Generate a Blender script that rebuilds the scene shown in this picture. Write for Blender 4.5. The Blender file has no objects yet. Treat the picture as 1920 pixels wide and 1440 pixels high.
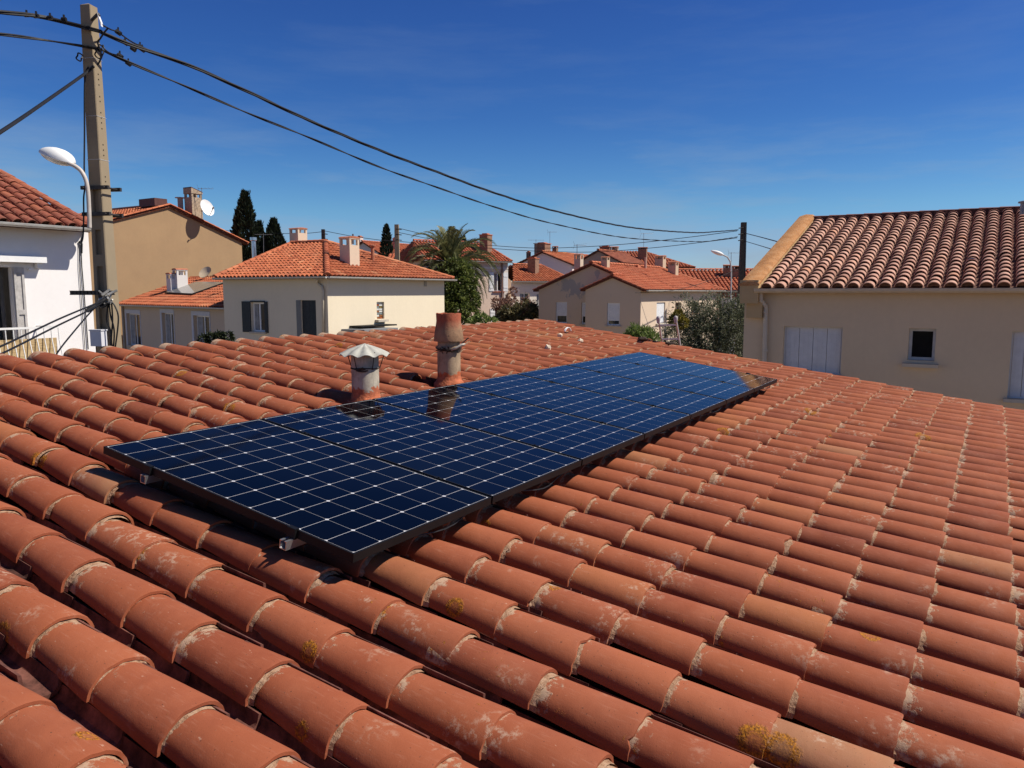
import bpy, math, random
from mathutils import Vector, Matrix, noise as mnoise

S = bpy.context.scene
COL = S.collection

# ------------------------------------------------------------------ camera
F = 1440.0                       # focal length in photo pixels (1920 wide)
PITCH = math.radians(6.8114)
CAM = Vector((0.0, 0.0, 6.0))
cam_d = bpy.data.cameras.new('camera')
cam_d.sensor_width = 36.0
cam_d.lens = 36.0 * F / 1920.0
cam_d.clip_start = 0.05
cam_d.clip_end = 5000
cam = bpy.data.objects.new('camera', cam_d)
COL.objects.link(cam)
cam.location = CAM
cam.rotation_euler = (math.pi / 2 - PITCH, 0, 0)
S.camera = cam

# ------------------------------------------------------------------ light
SUN_AZ, SUN_EL = math.radians(93), math.radians(50)
sd = Vector((math.sin(SUN_AZ) * math.cos(SUN_EL), math.cos(SUN_AZ) * math.cos(SUN_EL), math.sin(SUN_EL)))
sun_d = bpy.data.lights.new('sun', 'SUN')
sun_d.energy = 4.9
sun_d.angle = math.radians(0.5)
sun_d.color = (1.0, 0.93, 0.82)
sun = bpy.data.objects.new('sun', sun_d)
COL.objects.link(sun)
sun.rotation_euler = (-sd).to_track_quat('-Z', 'Y').to_euler()

W = bpy.data.worlds.new("World")
S.world = W
W.use_nodes = True
nt = W.node_tree
nt.nodes.clear()
out = nt.nodes.new('ShaderNodeOutputWorld')
bg = nt.nodes.new('ShaderNodeBackground')
bg.inputs['Strength'].default_value = 0.085
sky = nt.nodes.new('ShaderNodeTexSky')
sky.sky_type = 'NISHITA'
sky.sun_disc = False
sky.sun_elevation = SUN_EL
sky.sun_rotation = SUN_AZ
sky.air_density = 1.0
sky.dust_density = 0.25
sky.ozone_density = 5.0
sky.altitude = 300
hsv = nt.nodes.new('ShaderNodeHueSaturation')
hsv.inputs['Saturation'].default_value = 1.25
hsv.inputs['Hue'].default_value = 0.5
nt.links.new(sky.outputs[0], hsv.inputs['Color'])
# the photo's sky: deeper and bluer overhead than the stock model
tc0 = nt.nodes.new('ShaderNodeTexCoord')
sep0 = nt.nodes.new('ShaderNodeSeparateXYZ')
nt.links.new(tc0.outputs['Generated'], sep0.inputs[0])
tr = nt.nodes.new('ShaderNodeValToRGB')
te = tr.color_ramp.elements
SKY_TINT = [(0.0, (.70, .78, 1.02)), (.055, (.70, .80, 1.04)), (.10, (.67, .84, .97)), (.21, (.52, .63, .88)), (.33, (.54, .55, .84)), (0.55, (.36, .37, .56)), (1.0, (.30, .33, .52))]
while len(te) < len(SKY_TINT): te.new(0.5)
for k_, (p_, c_) in enumerate(SKY_TINT):
    te[k_].position = p_; te[k_].color = c_ + (1,)
nt.links.new(sep0.outputs['Z'], tr.inputs[0])
tm = nt.nodes.new('ShaderNodeMixRGB'); tm.blend_type = 'MULTIPLY'; tm.inputs[0].default_value = 1.0
nt.links.new(hsv.outputs[0], tm.inputs[1]); nt.links.new(tr.outputs[0], tm.inputs[2])
# thin wisps of cirrus, denser towards the horizon
tc = nt.nodes.new('ShaderNodeTexCoord')
sep = nt.nodes.new('ShaderNodeSeparateXYZ')
nt.links.new(tc.outputs['Generated'], sep.inputs[0])
mp = nt.nodes.new('ShaderNodeMapping')
mp.inputs['Scale'].default_value = (2.2, 2.2, 14.0)
mp.inputs['Rotation'].default_value = (0.18, 0.12, 0.4)
nt.links.new(tc.outputs['Generated'], mp.inputs[0])
cn = nt.nodes.new('ShaderNodeTexNoise')
cn.inputs['Scale'].default_value = 1.6
cn.inputs['Detail'].default_value = 7
cn.inputs['Roughness'].default_value = 0.62
nt.links.new(mp.outputs[0], cn.inputs['Vector'])
cr = nt.nodes.new('ShaderNodeMapRange')
cr.inputs['From Min'].default_value = 0.47
cr.inputs['From Max'].default_value = 0.78
nt.links.new(cn.outputs['Fac'], cr.inputs['Value'])
el = nt.nodes.new('ShaderNodeMapRange')
el.inputs['From Min'].default_value = 0.0
el.inputs['From Max'].default_value = 0.22
el.inputs['To Min'].default_value = 1.0
el.inputs['To Max'].default_value = 0.10
nt.links.new(sep.outputs['Z'], el.inputs['Value'])
mu = nt.nodes.new('ShaderNodeMath')
mu.operation = 'MULTIPLY'
nt.links.new(cr.outputs[0], mu.inputs[0])
nt.links.new(el.outputs[0], mu.inputs[1])
mixc = nt.nodes.new('ShaderNodeMixRGB')
mixc.inputs['Color2'].default_value = (3.0, 3.9, 5.0, 1)
nt.links.new(mu.outputs[0], mixc.inputs['Fac'])
nt.links.new(tm.outputs[0], mixc.inputs['Color1'])
nt.links.new(mixc.outputs[0], bg.inputs['Color'])
nt.links.new(bg.outputs[0], out.inputs['Surface'])

S.view_settings.view_transform = 'Standard'
S.view_settings.look = 'None'
S.view_settings.exposure = 0.3
S.view_settings.gamma = 1.0
S.view_settings.use_curve_mapping = False

# ------------------------------------------------------------------ helpers
cp, sp = math.cos(PITCH), math.sin(PITCH)
def ray(px, py):
    x, y = (px - 960) / F, (py - 720) / F
    return Vector((x, cp - sp * y, -sp - cp * y))
def at(px, py, Y):
    """world point seen at photo pixel px,py when it stands Y metres ahead"""
    d = ray(px, py)
    return CAM + d * (Y / d.y)
def hit(px, py, P0, n):
    d = ray(px, py)
    return CAM + d * ((P0 - CAM).dot(n) / d.dot(n))
def up_n(A, B, slope):
    """normal of a roof slope whose eave runs A->B (house interior on the left)"""
    e = (B - A); e.z = 0; e.normalize()
    i = Vector((-e.y, e.x, 0))
    up = (i + Vector((0, 0, slope))).normalized()
    return e.cross(up).normalized()
UX = Vector((0.5304, 0.8477, 0)).normalized()   # along our ridge
VX = Vector((0.8477, -0.5304, 0)).normalized()  # down our slope, level

ORG = {}
class MB:
    """collects geometry, then links it as ONE mesh object"""
    def __init__(s):
        s.v = []; s.f = []; s.t = []; s.m = []; s.l = {}
    def add(s, vs, fs, tint=0.5, mi=0, tl=None):
        o = len(s.v)
        s.v += [tuple(p) for p in vs]
        for f in fs:
            s.f.append(tuple(i + o for i in f)); s.t.append(tint); s.m.append(mi)
        if tl is not None:
            for i, x in enumerate(tl): s.l[o + i] = x
        return s
    def hexa(s, p, tint=0.5, mi=0):
        """8 points: bottom ring 4 (ccw from above), top ring 4"""
        return s.add(p, [(3, 2, 1, 0), (4, 5, 6, 7), (0, 1, 5, 4), (1, 2, 6, 5), (2, 3, 7, 6), (3, 0, 4, 7)], tint, mi)
    def box(s, c, sx, sy, sz, ex=None, ey=None, ez=None, tint=0.5, mi=0):
        """box centred at c with full sizes along axes ex,ey,ez"""
        c = Vector(c)
        ex = Vector(ex or (1, 0, 0)).normalized() * sx / 2
        ey = Vector(ey or (0, 1, 0)).normalized() * sy / 2
        ez = Vector(ez or (0, 0, 1)).normalized() * sz / 2
        return s.hexa([c - ex - ey - ez, c + ex - ey - ez, c + ex + ey - ez, c - ex + ey - ez,
                       c - ex - ey + ez, c + ex - ey + ez, c + ex + ey + ez, c - ex + ey + ez], tint, mi)
    def tube(s, pts, r, n=6, tint=0.5, mi=0, cap=True):
        pts = [Vector(p) for p in pts]
        rr = r if isinstance(r, (list, tuple)) else [r] * len(pts)
        vs, fs = [], []
        prev = None
        for i, p in enumerate(pts):
            d = (pts[min(i + 1, len(pts) - 1)] - pts[max(i - 1, 0)]).normalized()
            if prev is None:
                a = d.orthogonal().normalized()
            else:
                a = (prev - d * prev.dot(d))
                a = a.normalized() if a.length > 1e-6 else d.orthogonal().normalized()
            prev = a
            b = d.cross(a)
            for k in range(n):
                t = 2 * math.pi * k / n
                vs.append(p + (a * math.cos(t) + b * math.sin(t)) * rr[i])
        for i in range(len(pts) - 1):
            for k in range(n):
                k2 = (k + 1) % n
                fs.append((i * n + k, i * n + k2, (i + 1) * n + k2, (i + 1) * n + k))
        if cap:
            fs.append(tuple(range(n - 1, -1, -1)))
            o = (len(pts) - 1) * n
            fs.append(tuple(o + k for k in range(n)))
        return s.add(vs, fs, tint, mi)
    def lathe(s, prof, c, n=24, tint=0.5, mi=0, jit=0.0, rnd=None, axis=None):
        """prof: list of (radius, height)"""
        c = Vector(c); vs, fs = [], []
        for (r, h) in prof:
            for k in range(n):
                t = 2 * math.pi * k / n
                rr = r * (1 + (rnd.uniform(-jit, jit) if rnd else 0))
                vs.append(c + Vector((rr * math.cos(t), rr * math.sin(t), h)))
        for i in range(len(prof) - 1):
            for k in range(n):
                k2 = (k + 1) % n
                fs.append((i * n + k, i * n + k2, (i + 1) * n + k2, (i + 1) * n + k))
        return s.add(vs, fs, tint, mi)
    def build(s, name, mats, parent=None, smooth=False, local=False):
        me = bpy.data.meshes.new(name)
        vs = s.v
        if parent is not None and not local:
            Mi = ORG[parent.name]
            vs = [tuple(Mi @ Vector(p)) for p in vs]
        me.from_pydata(vs, [], s.f)
        if not isinstance(mats, (list, tuple)): mats = [mats]
        for m_ in mats: me.materials.append(m_)
        me.polygons.foreach_set('material_index', s.m)
        a = me.attributes.new('tint', 'FLOAT', 'FACE')
        a.data.foreach_set('value', s.t)
        if s.l:
            b = me.attributes.new('tl', 'FLOAT', 'POINT')
            b.data.foreach_set('value', [s.l.get(i, 0.3) for i in range(len(s.v))])
        if smooth:
            me.polygons.foreach_set('use_smooth', [True] * len(s.f))
            if isinstance(smooth, float):
                try: me.set_sharp_from_angle(angle=smooth)
                except Exception: pass
        me.update()
        o = bpy.data.objects.new(name, me)
        COL.objects.link(o)
        if parent is not None:
            o.parent = parent
            ORG[o.name] = ORG[parent.name]
        else:
            ORG[o.name] = Matrix.Identity(4)
        return o

def tag(o, label=None, cat=None, group=None, kind=None):
    if label: o['label'] = label
    if cat: o['category'] = cat
    if group: o['group'] = group
    if kind: o['kind'] = kind
    return o
def thing(name, label, cat, loc=(0, 0, 0), group=None, matrix=None):
    o = bpy.data.objects.new(name, None)
    o.empty_display_size = 0.2
    COL.objects.link(o)
    Mw = matrix if matrix is not None else Matrix.Translation(Vector(loc))
    o.matrix_world = Mw
    ORG[o.name] = Mw.inverted()
    return tag(o, label, cat, group)

# ------------------------------------------------------------------ materials
def nodes(name, rough=0.8, spec=0.3, metal=0.0):
    m = bpy.data.materials.new(name)
    m.use_nodes = True
    t = m.node_tree
    b = t.nodes['Principled BSDF']
    b.inputs['Roughness'].default_value = rough
    b.inputs['Metallic'].default_value = metal
    if 'Specular IOR Level' in b.inputs: b.inputs['Specular IOR Level'].default_value = spec
    return m, t, b
class G:
    """tiny node-graph helper"""
    def __init__(s, t): s.t = t
    def n(s, kind, **kw):
        x = s.t.nodes.new(kind)
        for k, v in kw.items(): setattr(x, k, v)
        return x
    def link(s, a, b): s.t.links.new(a, b)
    def set(s, sock, v):
        if hasattr(v, 'is_output') or isinstance(v, bpy.types.NodeSocket): s.link(v, sock)
        else: sock.default_value = v
    def coord(s, w='Object'): return s.n('ShaderNodeTexCoord').outputs[w]
    def noise(s, scale, detail=4, rough=0.55, vec=None, out='Fac', dist=0.0):
        x = s.n('ShaderNodeTexNoise')
        x.inputs['Scale'].default_value = scale
        x.inputs['Detail'].default_value = detail
        x.inputs['Roughness'].default_value = rough
        x.inputs['Distortion'].default_value = dist
        s.link(vec if vec is not None else s.coord(), x.inputs['Vector'])
        return x.outputs[out]
    def mapv(s, scale, vec=None, rot=(0, 0, 0)):
        x = s.n('ShaderNodeMapping')
        x.inputs['Scale'].default_value = scale
        x.inputs['Rotation'].default_value = rot
        s.link(vec if vec is not None else s.coord(), x.inputs[0])
        return x.outputs[0]
    def rng(s, v, a, b, c=0.0, d=1.0, smooth=False):
        x = s.n('ShaderNodeMapRange')
        if smooth: x.interpolation_type = 'SMOOTHSTEP'
        s.set(x.inputs['Value'], v)
        x.inputs['From Min'].default_value = a; x.inputs['From Max'].default_value = b
        x.inputs['To Min'].default_value = c; x.inputs['To Max'].default_value = d
        return x.outputs[0]
    def math(s, op, a, b=0.0, c=0.0):
        x = s.n('ShaderNodeMath', operation=op)
        s.set(x.inputs[0], a); s.set(x.inputs[1], b)
        if op in ('MULTIPLY_ADD', 'SMOOTH_MIN', 'SMOOTH_MAX'): s.set(x.inputs[2], c)
        return x.outputs[0]
    def mix(s, f, a, b, mode='MIX'):
        x = s.n('ShaderNodeMixRGB', blend_type=mode)
        s.set(x.inputs[0], f)
        for k, v in ((1, a), (2, b)):
            if isinstance(v, (tuple, list)): v = tuple(v) + ((1,) if len(v) == 3 else ())
            s.set(x.inputs[k], v)
        return x.outputs[0]
    def ramp(s, v, stops, interp='LINEAR'):
        x = s.n('ShaderNodeValToRGB')
        x.color_ramp.interpolation = interp
        e = x.color_ramp.elements
        while len(e) < len(stops): e.new(0.5)
        for k, (p, c) in enumerate(stops):
            e[k].position = p; e[k].color = tuple(c) + (1,)
        s.set(x.inputs[0], v)
        return x.outputs[0]
    def attr(s, name): return s.n('ShaderNodeAttribute', attribute_name=name).outputs['Fac']
    def bump(s, h, strength=0.3, dist=0.01, prev=None):
        x = s.n('ShaderNodeBump')
        x.inputs['Strength'].default_value = strength
        x.inputs['Distance'].default_value = dist
        s.link(h, x.inputs['Height'])
        if prev is not None: s.link(prev, x.inputs['Normal'])
        return x.outputs[0]

def simple(name, col, rough=0.75, var=0.15, scale=3.0, bump=0.0, bscale=60.0, metal=0.0, spec=0.3, tint=0.0, bdist=0.004):
    m, t, b = nodes(name, rough, spec, metal)
    g = G(t)
    c = tuple(col) + (1,)
    n1 = g.noise(scale, 6, 0.6)
    dark = tuple(x * (1 - var) for x in col); light = tuple(min(1, x * (1 + var)) for x in col)
    cc = g.ramp(n1, [(0.3, dark), (0.7, light)])
    if tint:
        a = g.attr('tint')
        k = g.rng(a, 0, 1, 1 - tint, 1 + tint)
        x = g.n('ShaderNodeVectorMath', operation='SCALE')
        g.link(cc, x.inputs[0]); g.link(k, x.inputs['Scale'])
        cc = x.outputs[0]
    g.link(cc, b.inputs['Base Color'])
    if bump:
        g.link(g.bump(g.noise(bscale, 4), bump, bdist), b.inputs['Normal'])
    return m
def stucco(name, col, stain=0.12, rough=0.92, streak=0.25, stain_col=None):
    """rendered wall: fine grain, broad blotches, faint rain streaks"""
    m, t, b = nodes(name, rough, 0.15)
    g = G(t)
    n1 = g.noise(0.55, 5, 0.6)
    n2 = g.noise(1.0, 4, 0.6, g.mapv((2.2, 2.2, 0.22)))
    dk = stain_col or tuple(x * (1 - 2.2 * stain) for x in col)
    c = g.mix(g.rng(n1, 0.35, 0.7, 0, 0.55), col, dk)
    c = g.mix(g.rng(n2, 0.5, 0.8, 0, streak), c, tuple(x * 0.72 for x in col))
    c = g.mix(g.rng(g.noise(9, 3), 0.4, 0.7, 0, 0.15), c, tuple(min(1, x * 1.15) for x in col))
    g.link(c, b.inputs['Base Color'])
    g.link(g.bump(g.noise(45, 4), 0.25, 0.006), b.inputs['Normal'])
    return m
def glassy(name, col=(0.012, 0.015, 0.018), rough=0.06):
    m, t, b = nodes(name, rough, 0.5)
    g = G(t)
    c = g.mix(g.rng(g.noise(1.3, 2), 0.4, 0.65), col, tuple(x * 2.2 for x in col))
    g.link(c, b.inputs['Base Color'])
    return m
def roof_far(name, stops, rough=0.85, grime=0.25):
    """far tile roof: tint per tile + blotches"""
    m, t, b = nodes(name, rough, 0.2)
    g = G(t)
    a = g.attr('tint')
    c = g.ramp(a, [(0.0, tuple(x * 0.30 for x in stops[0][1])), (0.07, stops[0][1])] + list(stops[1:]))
    c = g.mix(g.rng(g.noise(0.9, 5), 0.45, 0.7, 0, grime), c, (0.12, 0.075, 0.055))
    c = g.mix(g.rng(g.noise(14, 3), 0.5, 0.75, 0, 0.35), c, (0.5, 0.26, 0.17))
    g.link(c, b.inputs['Base Color'])
    g.link(g.bump(g.noise(50, 3), 0.2, 0.004), b.inputs['Normal'])
    return m
# ------------------------------------------------------------------ ground
def ground():
    mb = MB()
    xs = [-900, -200, -60, -20, 0, 20, 60, 200, 900]; ys = [-300, -40, 0, 10, 25, 45, 80, 200, 2500]
    vs = [(x, y, 0) for y in ys for x in xs]; n = len(xs)
    fs = [(j * n + i, j * n + i + 1, (j + 1) * n + i + 1, (j + 1) * n + i) for j in range(len(ys) - 1) for i in range(n - 1)]
    mb.add(vs, fs)
    m, t, b = nodes('ground_soil', 0.95, 0.1)
    g = G(t)
    c = g.mix(g.rng(g.noise(0.12, 6), 0.42, 0.6), (0.23, 0.17, 0.115), (0.16, 0.135, 0.085))
    c = g.mix(g.rng(g.noise(3, 5), 0.4, 0.7, 0, 0.4), c, (0.28, 0.22, 0.16))
    g.link(c, b.inputs['Base Color'])
    tag(mb.build('ground', m), kind='structure')
ground()

# ------------------------------------------------------------------ our roof
# frame of the photographed slope: x along the ridge, y up the slope, z out of the slope
RO = Vector((-2.16126, 3.99549, 5.19066))
RU = Vector((0.530443, 0.847713, 0.003664)); RN = Vector((0.12027, -0.079534, 0.98955))
RV = RN.cross(RU).normalized()                # up the slope
RM = Matrix(((RU.x, RV.x, RN.x, RO.x), (RU.y, RV.y, RN.y, RO.y), (RU.z, RV.z, RN.z, RO.z), (0, 0, 0, 1)))
PITCH_U, COURSE, LIP0 = 0.305, 0.36, 2.03
CROWN, CH = -0.118, 0.104                      # crown level below the panel tops, arch height

def terracotta():
    m, t, b = nodes('terracotta', 0.78, 0.25)
    g = G(t)
    co = g.coord()
    tint = g.attr('tint'); tl = g.attr('tl')
    c = g.ramp(tint, [(0.0, (0.204, 0.052, 0.024)), (0.25, (0.262, 0.068, 0.030)), (0.55, (0.301, 0.085, 0.036)),
                      (0.78, (0.327, 0.095, 0.042)), (0.93, (0.348, 0.121, 0.047)), (1.0, (0.33, 0.150, 0.075))])
    # clouds of paler clay and soot inside each tile
    c = g.mix(g.rng(g.noise(4.5, 5, 0.6), 0.42, 0.72, 0, 0.5), c, (0.374, 0.121, 0.058))
    c = g.mix(g.rng(g.noise(2.2, 4, 0.6), 0.50, 0.75, 0, 0.45), c, (0.192, 0.053, 0.029))
    # drag marks along the tile
    c = g.mix(g.rng(g.noise(30, 5, 0.7, g.mapv((3.2, 0.35, 3.2))), 0.55, 0.72, 0, 0.35), c, (0.40, 0.18, 0.115))
    # dark specks and pits
    c = g.mix(g.rng(g.noise(95, 2, 0.5), 0.70, 0.76, 0, 0.75), c, (0.05, 0.028, 0.02))
    # scratches and white flecks
    c = g.mix(g.rng(g.noise(60, 3, 0.5, g.mapv((1.2, 0.5, 1.2), rot=(0, 0, 0.6))), 0.71, 0.75, 0, 0.55), c, (0.50, 0.31, 0.22))
    # chalky mortar wash at the upper end of every exposed tile
    n = g.noise(26, 6, 0.68)
    big = g.rng(g.noise(1.9, 2), 0.35, 0.65, -0.06, 0.10)
    near = g.math('ADD', g.rng(tl, 0.0, 0.09, 0.20, -0.17), big)
    k = g.rng(g.math('ADD', n, near), 0.60, 0.70, 0, 0.85)
    c = g.mix(k, c, (0.42, 0.30, 0.205))
    # sparse chalk blotches anywhere
    k2 = g.math('MULTIPLY', g.rng(g.noise(3.1, 3), 0.60, 0.68), g.rng(g.noise(34, 6, 0.7), 0.50, 0.62, 0, 0.65))
    c = g.mix(k2, c, (0.50, 0.36, 0.26))
    # orange lichen rosettes: where they sit in the photo, plus a scatter by the lips
    spots = [(0.212, -3.428, -0.184, 0.062), (0.217, -3.513, -0.176, 0.064), (0.217, -2.179, -0.174, 0.044), (-0.399, -1.993, -0.187, 0.042), (-1.018, -1.127, -0.218, 0.05), (-0.094, 0.465, -0.183, 0.05), (1.224, -3.646, -0.131, 0.045), (1.118, -1.725, -0.207, 0.035), (4.499, -2.001, -0.162, 0.06), (1.439, 0.818, -0.172, 0.05), (1.775, 1.876, -0.144, 0.05), (4.18, 2.416, -0.177, 0.06), (6.377, -2.388, -0.134, 0.07), (-1.165, -1.923, -0.144, 0.035), (-0.709, -2.282, -0.2, 0.03), (0.623, -2.425, -0.131, 0.03), (6.338, -3.48, -0.153, 0.08)]
    wob = g.math('MULTIPLY', g.math('SUBTRACT', g.noise(55, 4, 0.7), 0.5), 0.055)
    tot = None
    for (u, v, z_, r) in spots:
        vd = g.n('ShaderNodeVectorMath', operation='DISTANCE'); g.link(co, vd.inputs[0]); vd.inputs[1].default_value = (u, v, z_)
        d = vd.outputs['Value']
        f = g.rng(g.math('ADD', d, wob), r, r * 0.86)
        hole = g.rng(d, r * 0.35, r * 0.6, 0.35, 1.0)
        f = g.math('MULTIPLY', f, hole)
        tot = f if tot is None else g.math('MAXIMUM', tot, f)
    lip = g.rng(tl, 0.02, 0.06, 0.12, 0.0)
    rare = g.rng(g.noise(2.6, 2, 0.5), 0.60, 0.66)
    sc = g.math('MULTIPLY', rare, g.rng(g.math('ADD', g.noise(40, 5, 0.7), lip), 0.62, 0.68))
    tot = g.math('MAXIMUM', tot, g.math('MULTIPLY', sc, 0.9))
    lc = g.mix(g.rng(g.noise(140, 3), 0.40, 0.62), (0.15, 0.052, 0.008), (0.50, 0.195, 0.014))
    c = g.mix(g.math('MULTIPLY', tot, g.rng(g.noise(110, 3, 0.6), 0.36, 0.46, 0.25, 1.0)), c, lc)
    g.link(c, b.inputs['Base Color'])
    g.link(g.rng(g.noise(12, 4), 0.3, 0.7, 0.66, 0.9), b.inputs['Roughness'])
    h1 = g.noise(7, 3); h2 = g.noise(160, 4, 0.65)
    nb = g.bump(h1, 0.35, 0.012)
    nb = g.bump(h2, 0.22, 0.003, nb)
    nb = g.bump(g.math('ADD', g.math('MULTIPLY', k, n), g.math('MULTIPLY', tot, g.noise(120, 3))), 0.5, 0.006, nb)
    g.link(nb, b.inputs['Normal'])
    return m
M_TERRA = terracotta()
M_CHANNEL = simple('shaded_channel_clay', (0.15, 0.058, 0.042), 0.9, 0.75, 14, 0.6, 60, tint=0.4)  # dirty clay, its colour also darkened to paint in the shade between covers
def mortar_mat():
    m, t, b = nodes('lime_mortar', 0.95, 0.1)
    g = G(t)
    c = g.ramp(g.noise(38, 6, 0.7), [(0.3, (0.17, 0.085, 0.05)), (0.5, (0.37, 0.225, 0.14)), (0.72, (0.48, 0.34, 0.235))])
    g.link(c, b.inputs['Base Color'])
    g.link(g.bump(g.noise(90, 5, 0.7), 0.8, 0.01), b.inputs['Normal'])
    return m
M_MORTAR = mortar_mat()
M_CREAM_WALL = stucco('cream_render', (0.62, 0.53, 0.40))

HOUSE = thing('tiled_house', 'low house under the big terracotta tile roof carrying the row of solar panels', 'house', matrix=RM)
rnd = random.Random(7)
FLUES = [(2.46, -0.40), (3.73, -0.50)]         # (u, v) where pipes pierce the slope

def arch(a, b, n, th0=0.0):
    return [(math.cos(math.pi * (1 - k / n)) * a, math.sin(math.pi * k / n) ** 0.92 * b) for k in range(n + 1)]

def cover_tiles():
    tiles, mort = MB(), MB()
    NS = 16
    for k in range(-17, 33):
        uc = k * PITCH_U + 0.0
        cj = rnd.uniform(-0.006, 0.006)
        for j in range(-13, 10):
            vl = LIP0 + COURSE * j + rnd.uniform(-0.011, 0.011)
            L = 0.45 if j > -13 else 0.43
            if k < -9 and vl > -0.8 and k < -9 - (0) and (-k) > 9 + (3.3 - vl) * 1.6: continue
            du = cj + rnd.uniform(-0.006, 0.006); yaw = rnd.gauss(0, 0.016); dz = rnd.uniform(-0.005, 0.005); roll = rnd.gauss(0, 0.035); wk = rnd.uniform(0.955, 1.035)
            if rnd.random() < 0.03: vl += rnd.uniform(0.012, 0.03)
            near = [(fu, fv) for fu, fv in FLUES if abs(uc - fu) < 0.17 and -0.02 < fv - (vl - COURSE) < COURSE + 0.02]
            tint = min(1, max(0, rnd.gauss(0.48, 0.20)))
            if rnd.random() < 0.016 or (k == 10 and j == 0): tint = rnd.uniform(0.90, 1.0)
            aL, bL = 0.117 * wk, CH * rnd.uniform(0.96, 1.03); aU, bU = 0.091, CH - 0.026
            th = 0.0135
            zb = CROWN - CH + dz
            rings = [0.0, 0.03, 0.5, 1.0] if True else [0, 1]
            vs, tl = [], []
            chip = [rnd.uniform(-0.003, 0.003) for _ in range(NS + 1)]
            if rnd.random() < 0.10:
                q0 = rnd.randrange(1, NS - 3)
                for q in range(q0, q0 + rnd.randrange(1, 4)): chip[q] -= rnd.uniform(0.006, 0.02)
            for ir, r in enumerate(rings):
                a = aL + (aU - aL) * r; b = bL + (bU - bL) * r
                if ir == 0: a -= 0.0025; b -= 0.0025           # worn edge
                v = vl - L * r
                for q, (x, z) in enumerate(arch(a, b, NS)):
                    x2 = x * math.cos(roll) - z * math.sin(roll); z2 = z * math.cos(roll) + x * math.sin(roll)
                    vv = v + (chip[q] if ir == 0 else chip[q] * 0.6 if ir == 1 else 0)
                    vs.append((uc + du + x2 + yaw * (vv - vl), -vv, zb + z2 - 0.012 * r * 0))
                    tl.append(max(0.0, COURSE - 0.0 - (vl - v)) if True else 0)
            # tl = distance below the lip of the tile above
            tl = []
            for r in rings:
                v = vl - L * r
                tl += [max(-0.06, v - (vl - COURSE))] * (NS + 1)
            n1 = NS + 1
            fs = []
            for r in range(len(rings) - 1):
                for q in range(NS):
                    fs.append((r * n1 + q, r * n1 + q + 1, (r + 1) * n1 + q + 1, (r + 1) * n1 + q))
            o = len(vs)
            for r in (0.0, 0.3):
                a = aL + (aU - aL) * r - th; b = bL + (bU - bL) * r - th
                v = vl - L * r
                for q, (x, z) in enumerate(arch(a, b, NS)):
                    x2 = x * math.cos(roll) - z * math.sin(roll); z2 = z * math.cos(roll) + x * math.sin(roll)
                    vs.append((uc + du + x2 + yaw * (v - vl), -v - (chip[q] * 0.8 if r == 0 else 0), zb + z2))
                    tl.append(0.3)
            for q in range(NS):
                fs.append((q + 1, q, o + q, o + q + 1))                     # lip face
                fs.append((o + q + 1, o + q, o + n1 + q, o + n1 + q + 1))   # inside
            fs.append((0, n1, o)) ; fs.append((NS, o + NS, n1 + NS))
            if near: 
                continue
            tiles.add(vs, fs, tint, 0, tl)
            # mortar crescent squeezed under the lip, set back and ragged
            if j < 9:
                st = rnd.uniform(-0.012, 0.004); full = rnd.random()
                vs2, fs2 = [], []
                M_ = 14
                for q in range(M_ + 1):
                    ang = math.pi * (1 - q / M_)
                    ro_a = aL - th + 0.001; ro_b = bL - th + 0.001
                    fr = (COURSE - 0.0) / L
                    ra = aU + (aL - aU) * 0.2; rb = bU + (bL - bU) * 0.2
                    sn = math.sin(math.pi * q / M_) ** 0.92
                    jj = rnd.uniform(-0.006, 0.007)
                    top = 1.0
                    if sn > 0.45 and full < 0.9: top = rnd.uniform(0.1, 0.5)      # gap left at the crown
                    oa = ra + (ro_a - ra) * top; ob = rb + (ro_b - rb) * top
                    out_ = max(-0.004, st + jj) + rnd.uniform(0.0, 0.008) * (1 if sn < 0.8 else 0.5)
                    vs2.append((uc + du + math.cos(ang) * (ra - 0.001), -(vl + out_ + 0.014), zb + sn * (rb - 0.0005)))
                    vs2.append((uc + du + math.cos(ang) * (ra + 0.4 * (oa - ra)), -(vl + out_ * 0.7), zb + sn * (rb + 0.4 * (ob - rb))))
                    vs2.append((uc + du + math.cos(ang) * oa, -(vl + st * 0.3 - 0.006 + jj * 0.5), zb + sn * ob))
                    vs2.append((uc + du + math.cos(ang) * oa, -(vl - 0.06), zb + sn * ob))
                for q in range(M_):
                    for w in range(3):
                        fs2.append((q * 4 + w, (q + 1) * 4 + w, (q + 1) * 4 + w + 1, q * 4 + w + 1))
                mort.add(vs2, fs2)
    return tiles, mort
tiles, mort = cover_tiles()
roof = tiles.build('roof', M_TERRA, HOUSE, smooth=0.7, local=True)
mo = mort.build('mortar', M_MORTAR, roof, smooth=False, local=True)

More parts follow.
